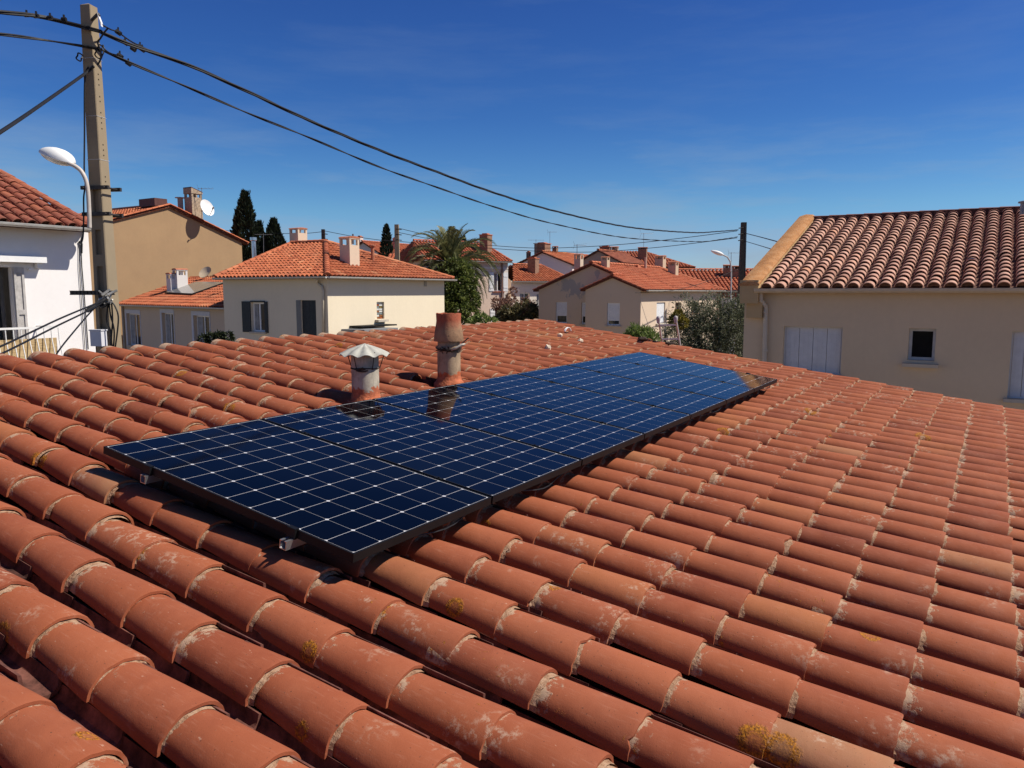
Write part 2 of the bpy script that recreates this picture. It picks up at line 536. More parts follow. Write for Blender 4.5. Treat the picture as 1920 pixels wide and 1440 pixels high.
def channels():
    mb = MB()
    NS = 8
    for k in range(-17, 33):
        uc = (k + 0.5) * PITCH_U
        off = rnd.uniform(0.0, 0.25)
        for j in range(-13, 10):
            vl = LIP0 + COURSE * j + off + rnd.uniform(-0.03, 0.03)
            if k < -9 and (-k) > 9 + (3.3 - vl) * 1.6 and vl > -0.8: continue
            v0 = max(vl - 0.45, -3.06)
            if vl - v0 < 0.05: continue
            du = rnd.uniform(-0.008, 0.008) - 0.012
            rim = -0.172 + rnd.uniform(-0.018, 0.022)
            vs = []
            for v, a, dz in ((vl, 0.070, 0.013), (v0, 0.084, 0.0)):
                for (x, z) in arch(a, 0.085, NS):
                    vs.append((uc + du + x, -v, rim + dz - z - 0.52 * (x + 0.07)))
                for (x, z) in arch(a - 0.013, 0.085 - 0.013, NS):
                    vs.append((uc + du + x, -v, rim + dz - z - 0.52 * (x + 0.07)))
            n1 = NS + 1; fs = []
            for q in range(NS):
                fs.append((q + n1 * 2, q + 1 + n1 * 2, q + 1, q))                         # underside
                fs.append((n1 + q, n1 + q + 1, n1 * 3 + q + 1, n1 * 3 + q))               # trough
                fs.append((q, q + 1, n1 + q + 1, n1 + q))                                 # lower lip
            fs.append((0, n1, n1 * 3, n1 * 2)); fs.append((NS, n1 * 2 + NS, n1 * 3 + NS, n1 + NS))
            mb.add(vs, fs, min(1, max(0, rnd.gauss(0.25, 0.15))), 0, [0.3] * len(vs))
    return mb
ch = channels().build('channel_tile_layer', M_CHANNEL, roof, smooth=0.6, local=True)
# battens and slab under the tiles, gable edge, hidden rear slope and walls
mb = MB()
mb.hexa([(-5.2, -5.4, -0.42), (9.86, -5.4, -0.42), (9.86, 3.04, -0.42), (-5.2, 3.04, -0.42),
         (-5.2, -5.4, -0.30), (9.86, -5.4, -0.30), (9.86, 3.04, -0.30), (-5.2, 3.04, -0.30)])
mb.build('roof_deck', M_CHANNEL, HOUSE, local=True)
# ------------------------------------------------------------------ solar panels
PW, PL, GAP, PT = 1.0235, 1.800, 0.017, 0.040
def cell_mat():
    m, t, b = nodes('solar_cells', 0.05, 0.2)
    g = G(t)
    co = g.coord()
    s = g.n('ShaderNodeSeparateXYZ'); g.link(co, s.inputs[0])
    mu_, mv_ = 0.0132, 0.0132
    pu, pv = (PW - 2 * mu_) / 6, (PL - 2 * mv_) / 11
    def cell(x, m0, p):
        q = g.math('DIVIDE', g.math('SUBTRACT', x, m0), p)
        fr = g.math('FRACT', g.math('ADD', q, 10.0))
        d = g.math('MULTIPLY', g.math('MINIMUM', fr, g.math('SUBTRACT', 1.0, fr)), p)
        return q, d
    yv = g.math('MULTIPLY', s.outputs['Y'], -1.0)
    qu, du = cell(s.outputs['X'], mu_, pu)
    qv, dv = cell(yv, mv_, pv)
    # gaps: the ones across the panel are a little wider
    lu = g.rng(du, 0.0005, 0.0011, 1, 0); lv = g.rng(dv, 0.0008, 0.0014, 1, 0)
    # pseudo-square corners show the white backsheet
    dia = g.rng(g.math('ADD', du, dv), 0.0108, 0.0122, 1, 0)
    line = g.math('MAXIMUM', g.math('MAXIMUM', g.math('MULTIPLY', lu, 0.6), lv), dia)
    inside = g.math('MULTIPLY', g.math('MULTIPLY', g.math('GREATER_THAN', qu, 0.0), g.math('LESS_THAN', qu, 6.0)),
                    g.math('MULTIPLY', g.math('GREATER_THAN', qv, 0.0), g.math('LESS_THAN', qv, 11.0)))
    line = g.math('MAXIMUM', line, g.math('SUBTRACT', 1.0, inside))
    wn = g.n('ShaderNodeTexWhiteNoise'); wn.noise_dimensions = '2D'
    cv = g.n('ShaderNodeCombineXYZ')
    g.link(g.math('FLOOR', qu), cv.inputs[0]); g.link(g.math('FLOOR', qv), cv.inputs[1])
    oi = g.n('ShaderNodeObjectInfo'); g.link(g.math('MULTIPLY', oi.outputs['Random'], 0.0), cv.inputs[2])
    g.link(cv.outputs[0], wn.inputs['Vector'])
    cellc = g.mix(wn.outputs['Value'], (0.0006, 0.0009, 0.0022), (0.0009, 0.0011, 0.0034))
    c = g.mix(line, cellc, (0.52, 0.52, 0.54))
    g.link(c, b.inputs['Base Color'])
    dust = g.noise(3.0, 5, 0.6)
    g.link(g.rng(dust, 0.35, 0.75, 0.035, 0.075), b.inputs['Roughness'])
    b.inputs['IOR'].default_value = 1.45
    return m
M_CELL = cell_mat()
M_BLACK = simple('black_anodised', (0.007, 0.007, 0.008), 0.5, 0.2, 8, spec=0.2)
M_ALU = simple('mill_aluminium', (0.72, 0.72, 0.74), 0.32, 0.08, 20, metal=0.9)
M_RUBBER = simple('black_cable', (0.012, 0.012, 0.014), 0.55, 0.2, 10)
PANEL_LABELS = [
    'solar panel at the near end of the row, with both rail ends showing',
    'second solar panel of the row counted from the near end, mirroring the capped pipe',
    'third solar panel of the row counted from the near end, mirroring the clay pipe',
    'middle solar panel of the seven, the fourth one from either end of the row',
    'fifth solar panel of the row counted from the near end, third from the ladder end',
    'sixth solar panel of the row, next to the last one at the ladder end',
    'solar panel at the far end of the row, nearest the ladder, reflecting the bluest sky']
def panel_proto(i, loc):
    o = thing('solar_panel', PANEL_LABELS[i], 'solar panel', matrix=RM @ Matrix.Translation(loc), group='solar panels in one row on the roof')
    fr = MB()
    w = 0.0105
    for (x0, x1, y0, y1) in ((0, PW, 0, w), (0, PW, PL - w, PL), (0, w, w, PL - w), (PW - w, PW, w, PL - w)):
        fr.hexa([(x0, -y1, -PT), (x1, -y1, -PT), (x1, -y0, -PT), (x0, -y0, -PT), (x0, -y1, 0), (x1, -y1, 0), (x1, -y0, 0), (x0, -y0, 0)])
    fr.build('frame', M_BLACK, o, local=True)
    gl = MB()
    gl.hexa([(w, -PL + w, -0.008), (PW - w, -PL + w, -0.008), (PW - w, -w, -0.008), (w, -w, -0.008),
             (w, -PL + w, -0.0015), (PW - w, -PL + w, -0.0015), (PW - w, -w, -0.0015), (w, -w, -0.0015)])
    gl.build('cell_sheet', M_CELL, o, local=True)
    jb = MB(); jb.box((PW / 2, -0.12, -0.022), 0.20, 0.10, 0.022)
    jb.build('junction_box', M_BLACK, o, local=True)
    return o
def copy_tree(o):
    c = o.copy(); COL.objects.link(c)
    for ch_ in list(o.children):
        d = ch_.copy(); COL.objects.link(d); d.parent = c
        for gc in list(ch_.children):
            e = gc.copy(); COL.objects.link(e); e.parent = d
    return c
p0 = panel_proto(0, (0, 0, 0))
for i in range(1, 7):
    c = copy_tree(p0)
    c.matrix_world = RM @ Matrix.Translation((i * (PW + GAP), 0, rnd.uniform(-0.001, 0.001)))
    c['label'] = PANEL_LABELS[i]
RAIL_V = (0.405, 1.445)
TOTAL = 7 * (PW + GAP) - GAP
for q, v in enumerate(RAIL_V):
    r = thing('mounting_rail', ['aluminium rail under the upslope half of the solar panels, its cut end just showing',
                                'aluminium rail under the downslope half of the solar panels, its bright end sticking out'][q],
              'mounting rail', matrix=RM @ Matrix.Translation((0, -v, 0)), group='rails under the solar panels')
    ra = MB()
    x0, x1 = -0.055 if q else -0.035, TOTAL + 0.03
    z0, z1, hw, th = -0.082, -PT - 0.001, 0.02, 0.003
    for (ya, yb, za, zb_) in ((-hw, hw, z0, z0 + th), (-hw, -hw + th, z0 + th, z1), (hw - th, hw, z0 + th, z1), (-hw + th, -0.007, z1 - th, z1), (0.007, hw - th, z1 - th, z1)):
        ra.hexa([(x0, ya, za), (x1, ya, za), (x1, yb, za), (x0, yb, za), (x0, ya, zb_), (x1, ya, zb_), (x1, yb, zb_), (x0, yb, zb_)])
    ra.build('profile', M_ALU, r, local=True)
    for k in range(7):
        hk = MB()
        x = 0.45 + k * 1.0
        hk.box((x, 0.0, -0.15), 0.03, 0.03, 0.13)
        hk.build('roof_hook', M_BLACK, r, local=True)
    for k in range(8):
        cl = MB()
        if k in (0, 7):
            x = -0.008 if k == 0 else TOTAL + 0.008
            cl.box((x, 0, -PT / 2 + 0.001), 0.014, 0.05, PT + 0.006)
            cl.box((x + (0.006 if k == 0 else -0.006), 0, 0.0035), 0.022, 0.05, 0.005)
        else:
            x = k * (PW + GAP) - GAP / 2
            cl.box((x, 0, 0.0035), 0.022, 0.05, 0.005)
            cl.lathe([(0.0, 0.011), (0.006, 0.011), (0.006, 0.006)], (x, 0, 0), 8)
        cl.build('clamp', M_BLACK, r, local=True)
# string cables sagging under the lower edge
cb = MB()
for k in range(7):
    x = k * (PW + GAP) + 0.25
    pts = [(x + t * 0.8, -PL + 0.03 + 0.02 * math.sin(t * 9 + k), -0.045 - 0.05 * math.sin(math.pi * t) * (0.6 + 0.4 * math.sin(k * 2.1))) for t in [i / 10 for i in range(11)]]
    cb.tube(pts, 0.004, 5)
o = cb.build('string_cable', M_RUBBER)
o.matrix_world = RM
tag(o, 'thin black string cable sagging under the lower edge of the solar panels', 'cable')

# ------------------------------------------------------------------ two flue pipes
def roof_pt(u, v, n=-0.2): return RM @ Vector((u, -v, n))
def pipe_mat(name, base, top, zsplit, rag=0.05):
    m, t, b = nodes(name, 0.85, 0.2)
    g = G(t)
    s = g.n('ShaderNodeSeparateXYZ'); g.link(g.coord(), s.inputs[0])
    k = g.rng(g.math('ADD', s.outputs['Z'], g.math('MULTIPLY', g.math('SUBTRACT', g.noise(11, 5, 0.7), 0.5), rag * 5)), zsplit - 0.006, zsplit + 0.006)
    low = g.mix(g.rng(g.noise(30, 4), 0.4, 0.65), base, tuple(x * 1.35 for x in base))
    up = g.mix(g.rng(g.noise(8, 5, 0.65), 0.42, 0.68), top, tuple(x * 0.55 for x in top))
    up = g.mix(g.rng(g.noise(60, 3, 0.6, g.mapv((1, 1, 0.15))), 0.58, 0.75, 0, 0.5), up, (0.16, 0.10, 0.07))
    g.link(g.mix(k, low, up), b.inputs['Base Color'])
    g.link(g.bump(g.noise(50, 5, 0.7), 0.5, 0.006), b.inputs['Normal'])
    return m
M_SOOT = simple('soot', (0.02, 0.017, 0.015), 0.95, 0.4, 12)
M_ZINC = simple('weathered_zinc', (0.43, 0.42, 0.37), 0.65, 0.3, 7, metal=0.15, bump=0.15, bscale=30)
M_WIRE = simple('rusty_wire', (0.045, 0.028, 0.02), 0.8, 0.4, 30)
M_RENDER_RED = simple('red_flashing_mortar', (0.42, 0.125, 0.058), 0.9, 0.35, 14, 0.7, 40, bdist=0.012)
def skirt(mb, c, r0, h, n=28, seed=1):
    rr = random.Random(seed)
    prof = []
    vs, fs = [], []
    for i, (r, z) in enumerate(((r0 * 1.45, -0.10), (r0 * 1.30, 0.0), (r0 * 1.10, h * 0.35), (r0 * 1.035, h * 0.7), (r0 * 1.01, h))):
        for k in range(n):
            t = 2 * math.pi * k / n
            q = 1 + 0.05 * mnoise.noise(Vector((math.cos(t) * 2, math.sin(t) * 2, i + seed * 7)))
            vs.append(c + Vector((r * q * math.cos(t), r * q * math.sin(t), z + (rr.uniform(-0.012, 0.02) if i == 4 else 0))))
    for i in range(4):
        for k in range(n):
            k2 = (k + 1) % n
            fs.append((i * n + k, i * n + k2, (i + 1) * n + k2, (i + 1) * n + k))
    mb.add(vs, fs)
# -- pipe with a crinkled cone cap
c = roof_pt(2.46, -0.40, -0.16)
FL = thing('capped_flue', 'pale cement flue pipe with a crinkled conical metal cap, left of the clay pipe', 'flue', c)
PR = 0.112
mb = MB()
mb.lathe([(PR, -0.25), (PR, 0.395), (PR - 0.014, 0.40), (PR - 0.014, 0.2), (0.0, 0.2)], c, 36)
mb.build('pipe', pipe_mat('cement_pipe', (0.33, 0.10, 0.05), (0.46, 0.41, 0.33), 0.115), FL, smooth=0.6)
mb = MB(); skirt(mb, c, PR, 0.08, seed=3)
# shoulder of mortar that closes the cut tile beside the pipe
for (dx, dy, sx) in ((-0.10, 0.01, 0.075), (-0.02, 0.10, 0.07), (0.03, -0.10, 0.06)):
    q = roof_pt(2.46, -0.40, -0.2) + Vector((dx, dy, 0))
    vs, fs = [], []
    for i in range(6):
        th = math.pi / 2 * i / 5
        for k in range(12):
            t = 2 * math.pi * k / 12
            rj = 1 + 0.18 * mnoise.noise(Vector((dx * 9 + math.cos(t) * 1.3, dy * 9 + math.sin(t) * 1.3, th * 1.4)))
            vs.append(q + Vector((math.cos(t) * math.cos(th) * sx * rj, math.sin(t) * math.cos(th) * sx * rj, math.sin(th) * 0.09 * rj)))
    for i in range(5):
        for k in range(12): fs.append((i * 12 + k, i * 12 + (k + 1) % 12, (i + 1) * 12 + (k + 1) % 12, (i + 1) * 12 + k))
    mb.add(vs, fs)
mb.build('mortar_skirt', M_RENDER_RED, FL, smooth=True)
mb = MB()
vs, fs = [], []
NR = 64
for i, (r, h) in enumerate(((0.002, 0.484), (0.07, 0.463), (0.14, 0.437), (0.205, 0.405))):
    for k in range(NR):
        t = 2 * math.pi * k / NR
        w = abs(math.sin(t * 5 + 0.35)) ** 3
        dip = -0.020 * w * (r / 0.2)
        vs.append(c + Vector((r * math.cos(t), r * math.sin(t), h + dip)))
for i in range(3):
    for k in range(NR): fs.append((i * NR + k, i * NR + (k + 1) % NR, (i + 1) * NR + (k + 1) % NR, (i + 1) * NR + k))
o_ = len(vs)
vs += [Vector(p) - Vector((0, 0, 0.004)) for p in vs]
fs += [tuple(x + o_ for x in reversed(f)) for f in fs]
for k in range(NR): fs.append((3 * NR + k, 3 * NR + (k + 1) % NR, o_ + 3 * NR + (k + 1) % NR, o_ + 3 * NR + k))
mb.add(vs, fs)
mb.build('cone_cap', M_ZINC, FL, smooth=0.5)
mb = MB()
for t in (0.2, 1.7, 2.9, 4.3, 5.4):
    mb.tube([c + Vector((math.cos(t) * 0.165, math.sin(t) * 0.165, 0.42)), c + Vector((math.cos(t) * 0.118, math.sin(t) * 0.118, 0.275))], 0.004, 5)
mb.tube([c + Vector((math.cos(t) * 0.1155, math.sin(t) * 0.1155, 0.285 + 0.004 * math.sin(t * 3))) for t in [2 * math.pi * i / 30 for i in range(31)]], 0.0045, 5)
for dz, dx in ((0.0, 0.0), (-0.012, 0.02), (0.008, -0.02)):
    mb.tube([c + Vector((-0.02 + dx + 0.05 * s_, -0.122 - 0.01 * abs(s_), 0.275 + dz + 0.012 * s_ * s_)) for s_ in (-1, -0.5, 0, 0.5, 1)], 0.006, 5)
mb.build('tie_wire', M_WIRE, FL)
# -- clay chimney pot on a pipe
c = roof_pt(3.73, -0.49, -0.15)
FP = thing('clay_flue', 'stained clay flue pipe with an upturned terracotta pot on top, right of the capped pipe', 'flue', c)
PR = 0.112
mb = MB()
mb.lathe([(PR, -0.25), (PR, 0.33), (PR + 0.008, 0.335), (PR + 0.008, 0.36), (PR - 0.004, 0.365), (PR - 0.004, 0.40), (PR - 0.02, 0.40)], c, 36)
mb.build('pipe', pipe_mat('stained_pipe', (0.38, 0.10, 0.04), (0.40, 0.29, 0.19), 0.10, 0.03), FP, smooth=0.6)
mb = MB(); skirt(mb, c, PR, 0.07, seed=8)
mb.build('mortar_skirt', M_RENDER_RED, FP, smooth=True)
def pot_mat():
    m, t, b = nodes('clay_pot', 0.85, 0.2)
    g = G(t)
    s = g.n('ShaderNodeSeparateXYZ'); g.link(g.coord(), s.inputs[0])
    k = g.rng(g.math('ADD', s.outputs['Z'], g.math('MULTIPLY', g.math('SUBTRACT', g.noise(7, 4), 0.5), 0.16)), 0.52, 0.60)
    c_ = g.mix(k, g.mix(g.rng(g.noise(6, 5), 0.4, 0.65), (0.36, 0.21, 0.12), (0.20, 0.12, 0.075)), (0.34, 0.095, 0.05))
    c_ = g.mix(g.rng(g.noise(45, 4), 0.6, 0.75, 0, 0.7), c_, (0.08, 0.05, 0.035))
    g.link(c_, b.inputs['Base Color'])
    g.link(g.bump(g.noise(40, 5, 0.7), 0.6, 0.008), b.inputs['Normal'])
    return m
mb = MB()
rr = random.Random(5)
NP = 40
prof = [(0.108, 0.405), (0.143, 0.405), (0.146, 0.418), (0.134, 0.50), (0.121, 0.575), (0.118, 0.60), (0.121, 0.665), (0.119, 0.672), (0.092, 0.67), (0.088, 0.5), (0.0, 0.48)]
vs, fs = [], []
for i, (r, h) in enumerate(prof):
    for k in range(NP):
        t = 2 * math.pi * k / NP
        z = h + (0.012 * mnoise.noise(Vector((math.cos(t) * 3, math.sin(t) * 3, 1))) + rr.uniform(-0.003, 0.003) if i in (6, 7, 8) else 0)
        q = 1 + 0.02 * mnoise.noise(Vector((math.cos(t) * 2, math.sin(t) * 2, h * 9)))
        vs.append(c + Vector((r * q * math.cos(t), r * q * math.sin(t), z)))
for i in range(len(prof) - 1):
    for k in range(NP): fs.append((i * NP + k, i * NP + (k + 1) % NP, (i + 1) * NP + (k + 1) % NP, (i + 1) * NP + k))
mb.add(vs, fs)
mb.build('clay_pot', pot_mat(), FP, smooth=0.6)
mb = MB()
for q in range(3):
    mb.tube([c + Vector((math.cos(t) * (0.119 + 0.004 * q), math.sin(t) * (0.119 + 0.004 * q), 0.315 + 0.012 * q + 0.008 * math.sin(t * 2 + q))) for t in [2 * math.pi * i / 30 for i in range(31)]], 0.004, 5)
for (x, z, a) in ((-0.05, 0.33, 0.6), (-0.03, 0.34, -0.5), (-0.08, 0.33, 0.2), (0.0, 0.325, 1.2), (-0.06, 0.32, -1.1), (0.02, 0.33, 2.2)):
    p = c + Vector((x, -0.122, z))
    d = Vector((math.cos(a), -0.2, math.sin(a))) * 0.035
    mb.tube([p - d, p + d], 0.005, 5)
mb.build('tie_wire', M_WIRE, FP)
mb = MB()
p = c + Vector((0.03, -0.118, 0.325))
mb.tube([p, p + Vector((0.05, -0.004, 0.02)), p + Vector((0.10, 0.02, 0.05)), p + Vector((0.135, 0.03, 0.055))], [0.008, 0.012, 0.013, 0.010], 8)
mb.build('clamp_lever', simple('pale_steel', (0.42, 0.38, 0.33), 0.5, 0.2, 15, metal=0.3), FP, smooth=True)
mb = MB()
mb.tube([p + Vector((0.10, 0.03, 0.06)), p + Vector((0.165, 0.05, 0.115))], 0.007, 6)
mb.build('clamp_bolt', M_WIRE, FP)
# ------------------------------------------------------------------ building kit for the houses around
CLAY = [(0.0, (0.30, 0.075, 0.035)), (0.4, (0.42, 0.115, 0.05)), (0.75, (0.50, 0.155, 0.07)), (1.0, (0.56, 0.24, 0.12))]
CLAY_PALE = [(0.0, (0.40, 0.21, 0.155)), (0.35, (0.50, 0.285, 0.215)), (0.7, (0.57, 0.34, 0.26)), (1.0, (0.55, 0.27, 0.16))]
CLAY_DARK = [(0.0, (0.20, 0.062, 0.042)), (0.5, (0.28, 0.082, 0.05)), (0.85, (0.34, 0.11, 0.06)), (1.0, (0.45, 0.16, 0.07))]
R_ORANGE = roof_far('orange_tiles', CLAY)
R_PALE = roof_far('weathered_pale_tiles', CLAY_PALE, grime=0.35)
R_DARK = roof_far('dark_red_tiles', CLAY_DARK)
R_BRICK = roof_far('flat_red_tiles', [(0.0, (0.36, 0.085, 0.04)), (0.5, (0.44, 0.115, 0.055)), (1.0, (0.50, 0.16, 0.08))])
GLASS = glassy('window_glass')
M_WHITE = simple('white_paint', (0.78, 0.78, 0.77), 0.5, 0.06, 5)
M_PVC = simple('white_shutter_slats', (0.74, 0.75, 0.77), 0.45, 0.05, 4)
M_DARKWOOD = simple('dark_grey_shutter', (0.030, 0.034, 0.036), 0.6, 0.25, 9)
M_GUTTER = simple('zinc_gutter', (0.52, 0.51, 0.48), 0.45, 0.12, 6, metal=0.3)
M_STONE = simple('stone_sill', (0.50, 0.44, 0.36), 0.85, 0.15, 8, 0.2)
M_BRICK = simple('brick_stack', (0.25, 0.145, 0.095), 0.9, 0.4, 11, 0.5, 30)
M_CAPCLAY = simple('clay_cap', (0.45, 0.16, 0.085), 0.85, 0.3, 9, 0.3, 40)
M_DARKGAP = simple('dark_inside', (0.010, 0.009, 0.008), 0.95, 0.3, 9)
M_IRON = simple('grey_antenna_metal', (0.22, 0.22, 0.23), 0.5, 0.15, 12, metal=0.6)
M_CURTAIN = simple('net_curtain', (0.30, 0.30, 0.30), 0.9, 0.3, 5)
rt = random.Random(21)

def centroid(p): return sum((Vector(q) for q in p), Vector()) / len(p)
def clip_col(poly2, s):
    """t-range of a convex polygon at abscissa s"""
    ts = []
    n = len(poly2)
    for i in range(n):
        (a, b), (c, d) = poly2[i], poly2[(i + 1) % n]
        if (a - s) * (c - s) <= 0 and abs(a - c) > 1e-9:
            ts.append(b + (d - b) * (s - a) / (c - a))
    return (min(ts), max(ts)) if len(ts) >= 2 else None
def tile_slope(mb, poly, pitch=0.21, course=0.34, seg=5, amp=None, lift=0.022, cap_dark=True, thick=0.0):
    """convex slope polygon, poly[0]->poly[1] is the eave (interior on the left): rounded cover tiles over a channel bed"""
    P = [Vector(p) for p in poly]
    e = (P[1] - P[0]).normalized()
    c = centroid(P)
    up = (c - P[0]); up = (up - e * up.dot(e)).normalized()
    n = e.cross(up).normalized()
    flip = n.z < 0
    if flip: n = -n
    p2 = [((p - P[0]).dot(e), (p - P[0]).dot(up)) for p in P]
    amp = amp or pitch * 0.30
    r = pitch * 0.40
    # bed
    k = len(P)
    lo = [p - n * 0.10 for p in P]; hi = [p - n * 0.0 for p in P]
    fs = [tuple(range(k, 2 * k)), tuple(range(k - 1, -1, -1))] + [(i, (i + 1) % k, k + (i + 1) % k, k + i) for i in range(k)]
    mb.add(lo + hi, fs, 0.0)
    s0 = min(q[0] for q in p2); s1 = max(q[0] for q in p2)
    ns = max(1, int(round((s1 - s0) / pitch)))
    for i in range(ns):
        s = s0 + (i + 0.5) * (s1 - s0) / ns
        tr_ = clip_col(p2, s)
        if not tr_ or tr_[1] - tr_[0] < 0.05: continue
        t = tr_[0] - 0.04
        first = True
        while t < tr_[1] - 0.02:
            t2 = min(t + course, tr_[1])
            j = rt.uniform(-0.012, 0.012); jz = rt.uniform(-0.004, 0.004)
            vs = []
            for (tt, lf, k_) in ((t, lift, 1.06), (t2 + 0.01, 0.002, 0.90)):
                for q in range(seg + 1):
                    a = math.pi * (1 - q / seg)
                    vs.append(P[0] + e * (s + j * (1 if tt == t else 0.6) + r * k_ * math.cos(a)) + up * tt + n * (amp * k_ * math.sin(a) + lf + jz))
            m_ = seg + 1
            fs = [(q, q + 1, m_ + q + 1, m_ + q) for q in range(seg)]
            tint = min(1, max(0.1, rt.gauss(0.47, 0.2)))
            if thick:
                o = len(vs)
                for q in range(seg + 1):
                    a = math.pi * (1 - q / seg)
                    vs.append(P[0] + e * (s + j + (r * 1.06 - thick) * math.cos(a)) + up * t + n * ((amp * 1.06 - thick) * math.sin(a) + lift + jz))
                for q in range(seg + 1):
                    a = math.pi * (1 - q / seg)
                    vs.append(P[0] + e * (s + j + (r * 1.06 - thick) * math.cos(a)) + up * (t + 0.12) + n * ((amp * 1.06 - thick) * math.sin(a) + lift + jz))
                fs += [(q + 1, q, o + q, o + q + 1) for q in range(seg)] + [(o + q + 1, o + q, o + m_ + q, o + m_ + q + 1) for q in range(seg)]
            mb.add(vs, fs, tint)
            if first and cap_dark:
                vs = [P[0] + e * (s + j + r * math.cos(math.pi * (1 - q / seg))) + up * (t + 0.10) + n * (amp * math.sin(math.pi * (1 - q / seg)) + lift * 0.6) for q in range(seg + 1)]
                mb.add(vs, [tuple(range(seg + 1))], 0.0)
            first = False
            t = t2
def ridge_tiles(mb, A, B, r=0.11, step=0.38, seg=6, tint0=0.6):
    A, B = Vector(A), Vector(B)
    d = (B - A); L = d.length; d.normalize()
    side = d.cross(Vector((0, 0, 1))).normalized(); upv = side.cross(d).normalized()
    n = max(1, int(L / step))
    for i in range(n):
        a, b = A + d * (L * i / n), A + d * (L * (i + 1) / n + 0.03)
        vs = []
        for (p, k) in ((a, 1.1), (b, 0.92)):
            for q in range(seg + 1):
                t = math.pi * q / seg
                vs.append(p + side * math.cos(t) * r * k + upv * (math.sin(t) * r * 0.75 * k + 0.02))
        m_ = seg + 1
        mb.add(vs, [(q, q + 1, m_ + q + 1, m_ + q) for q in range(seg)] + [tuple(range(m_))], min(1, max(0, rt.gauss(tint0, 0.18))))

class Wall:
    """vertical wall A->B (2D), outward normal on the right of the walk"""
    def __init__(s, A, B, z0, z1):
        s.A = Vector((A[0], A[1], 0)); s.B = Vector((B[0], B[1], 0))
        s.e = (s.B - s.A).normalized(); s.n = Vector((s.e.y, -s.e.x, 0)); s.L = (s.B - s.A).length
        s.z0, s.z1 = z0, z1; s.open = []; s.gable = None
    def P(s, x, z, o=0.0): return s.A + s.e * x + s.n * o + Vector((0, 0, z))
    def px(s, px, py):
        p = hit(px, py, s.A, s.n); return (p - s.A).dot(s.e), p.z
    def rect(s, x0, y0, x1, y1):
        a, za = s.px(x0, (y0 + y1) / 2); b, _ = s.px(x1, (y0 + y1) / 2)
        _, zt = s.px((x0 + x1) / 2, y0); _, zb = s.px((x0 + x1) / 2, y1)
        return a, b, zb, zt
    def mesh(s, mb, depth=0.16):
        xs = sorted(set([0, s.L] + [q for o in s.open for q in o[:2]])); zs = sorted(set([s.z0, s.z1] + [q for o in s.open for q in o[2:4]]))
        for i in range(len(xs) - 1):
            for j in range(len(zs) - 1):
                xm, zm = (xs[i] + xs[i + 1]) / 2, (zs[j] + zs[j + 1]) / 2
                if any(o[0] < xm < o[1] and o[2] < zm < o[3] for o in s.open): continue
                mb.add([s.P(xs[i], zs[j]), s.P(xs[i + 1], zs[j]), s.P(xs[i + 1], zs[j + 1]), s.P(xs[i], zs[j + 1])], [(0, 1, 2, 3)])
        for (a, b, c, d) in s.open:
            f = [(a, c), (b, c), (b, d), (a, d)]
            for k in range(4):
                p, q = f[k], f[(k + 1) % 4]
                mb.add([s.P(p[0], p[1]), s.P(q[0], q[1]), s.P(q[0], q[1], -depth), s.P(p[0], p[1], -depth)], [(3, 2, 1, 0)])
        if s.gable:
            pts = [s.P(0, s.z1)] + [s.P(x, z) for x, z in reversed(s.gable)] + [s.P(s.L, s.z1)]
            pts = [s.P(s.L, s.z1)] + [s.P(x, z) for x, z in reversed(s.gable)] + [s.P(0, s.z1)]
            mb.add(pts, [tuple(range(len(pts)))])

def wbox(mb, w, x0, x1, z0, z1, o0, o1, tint=0.5, mi=0):
    mb.hexa([w.P(x0, z0, o1), w.P(x1, z0, o1), w.P(x1, z0, o0), w.P(x0, z0, o0), w.P(x0, z1, o1), w.P(x1, z1, o1), w.P(x1, z1, o0), w.P(x0, z1, o0)], tint, mi)

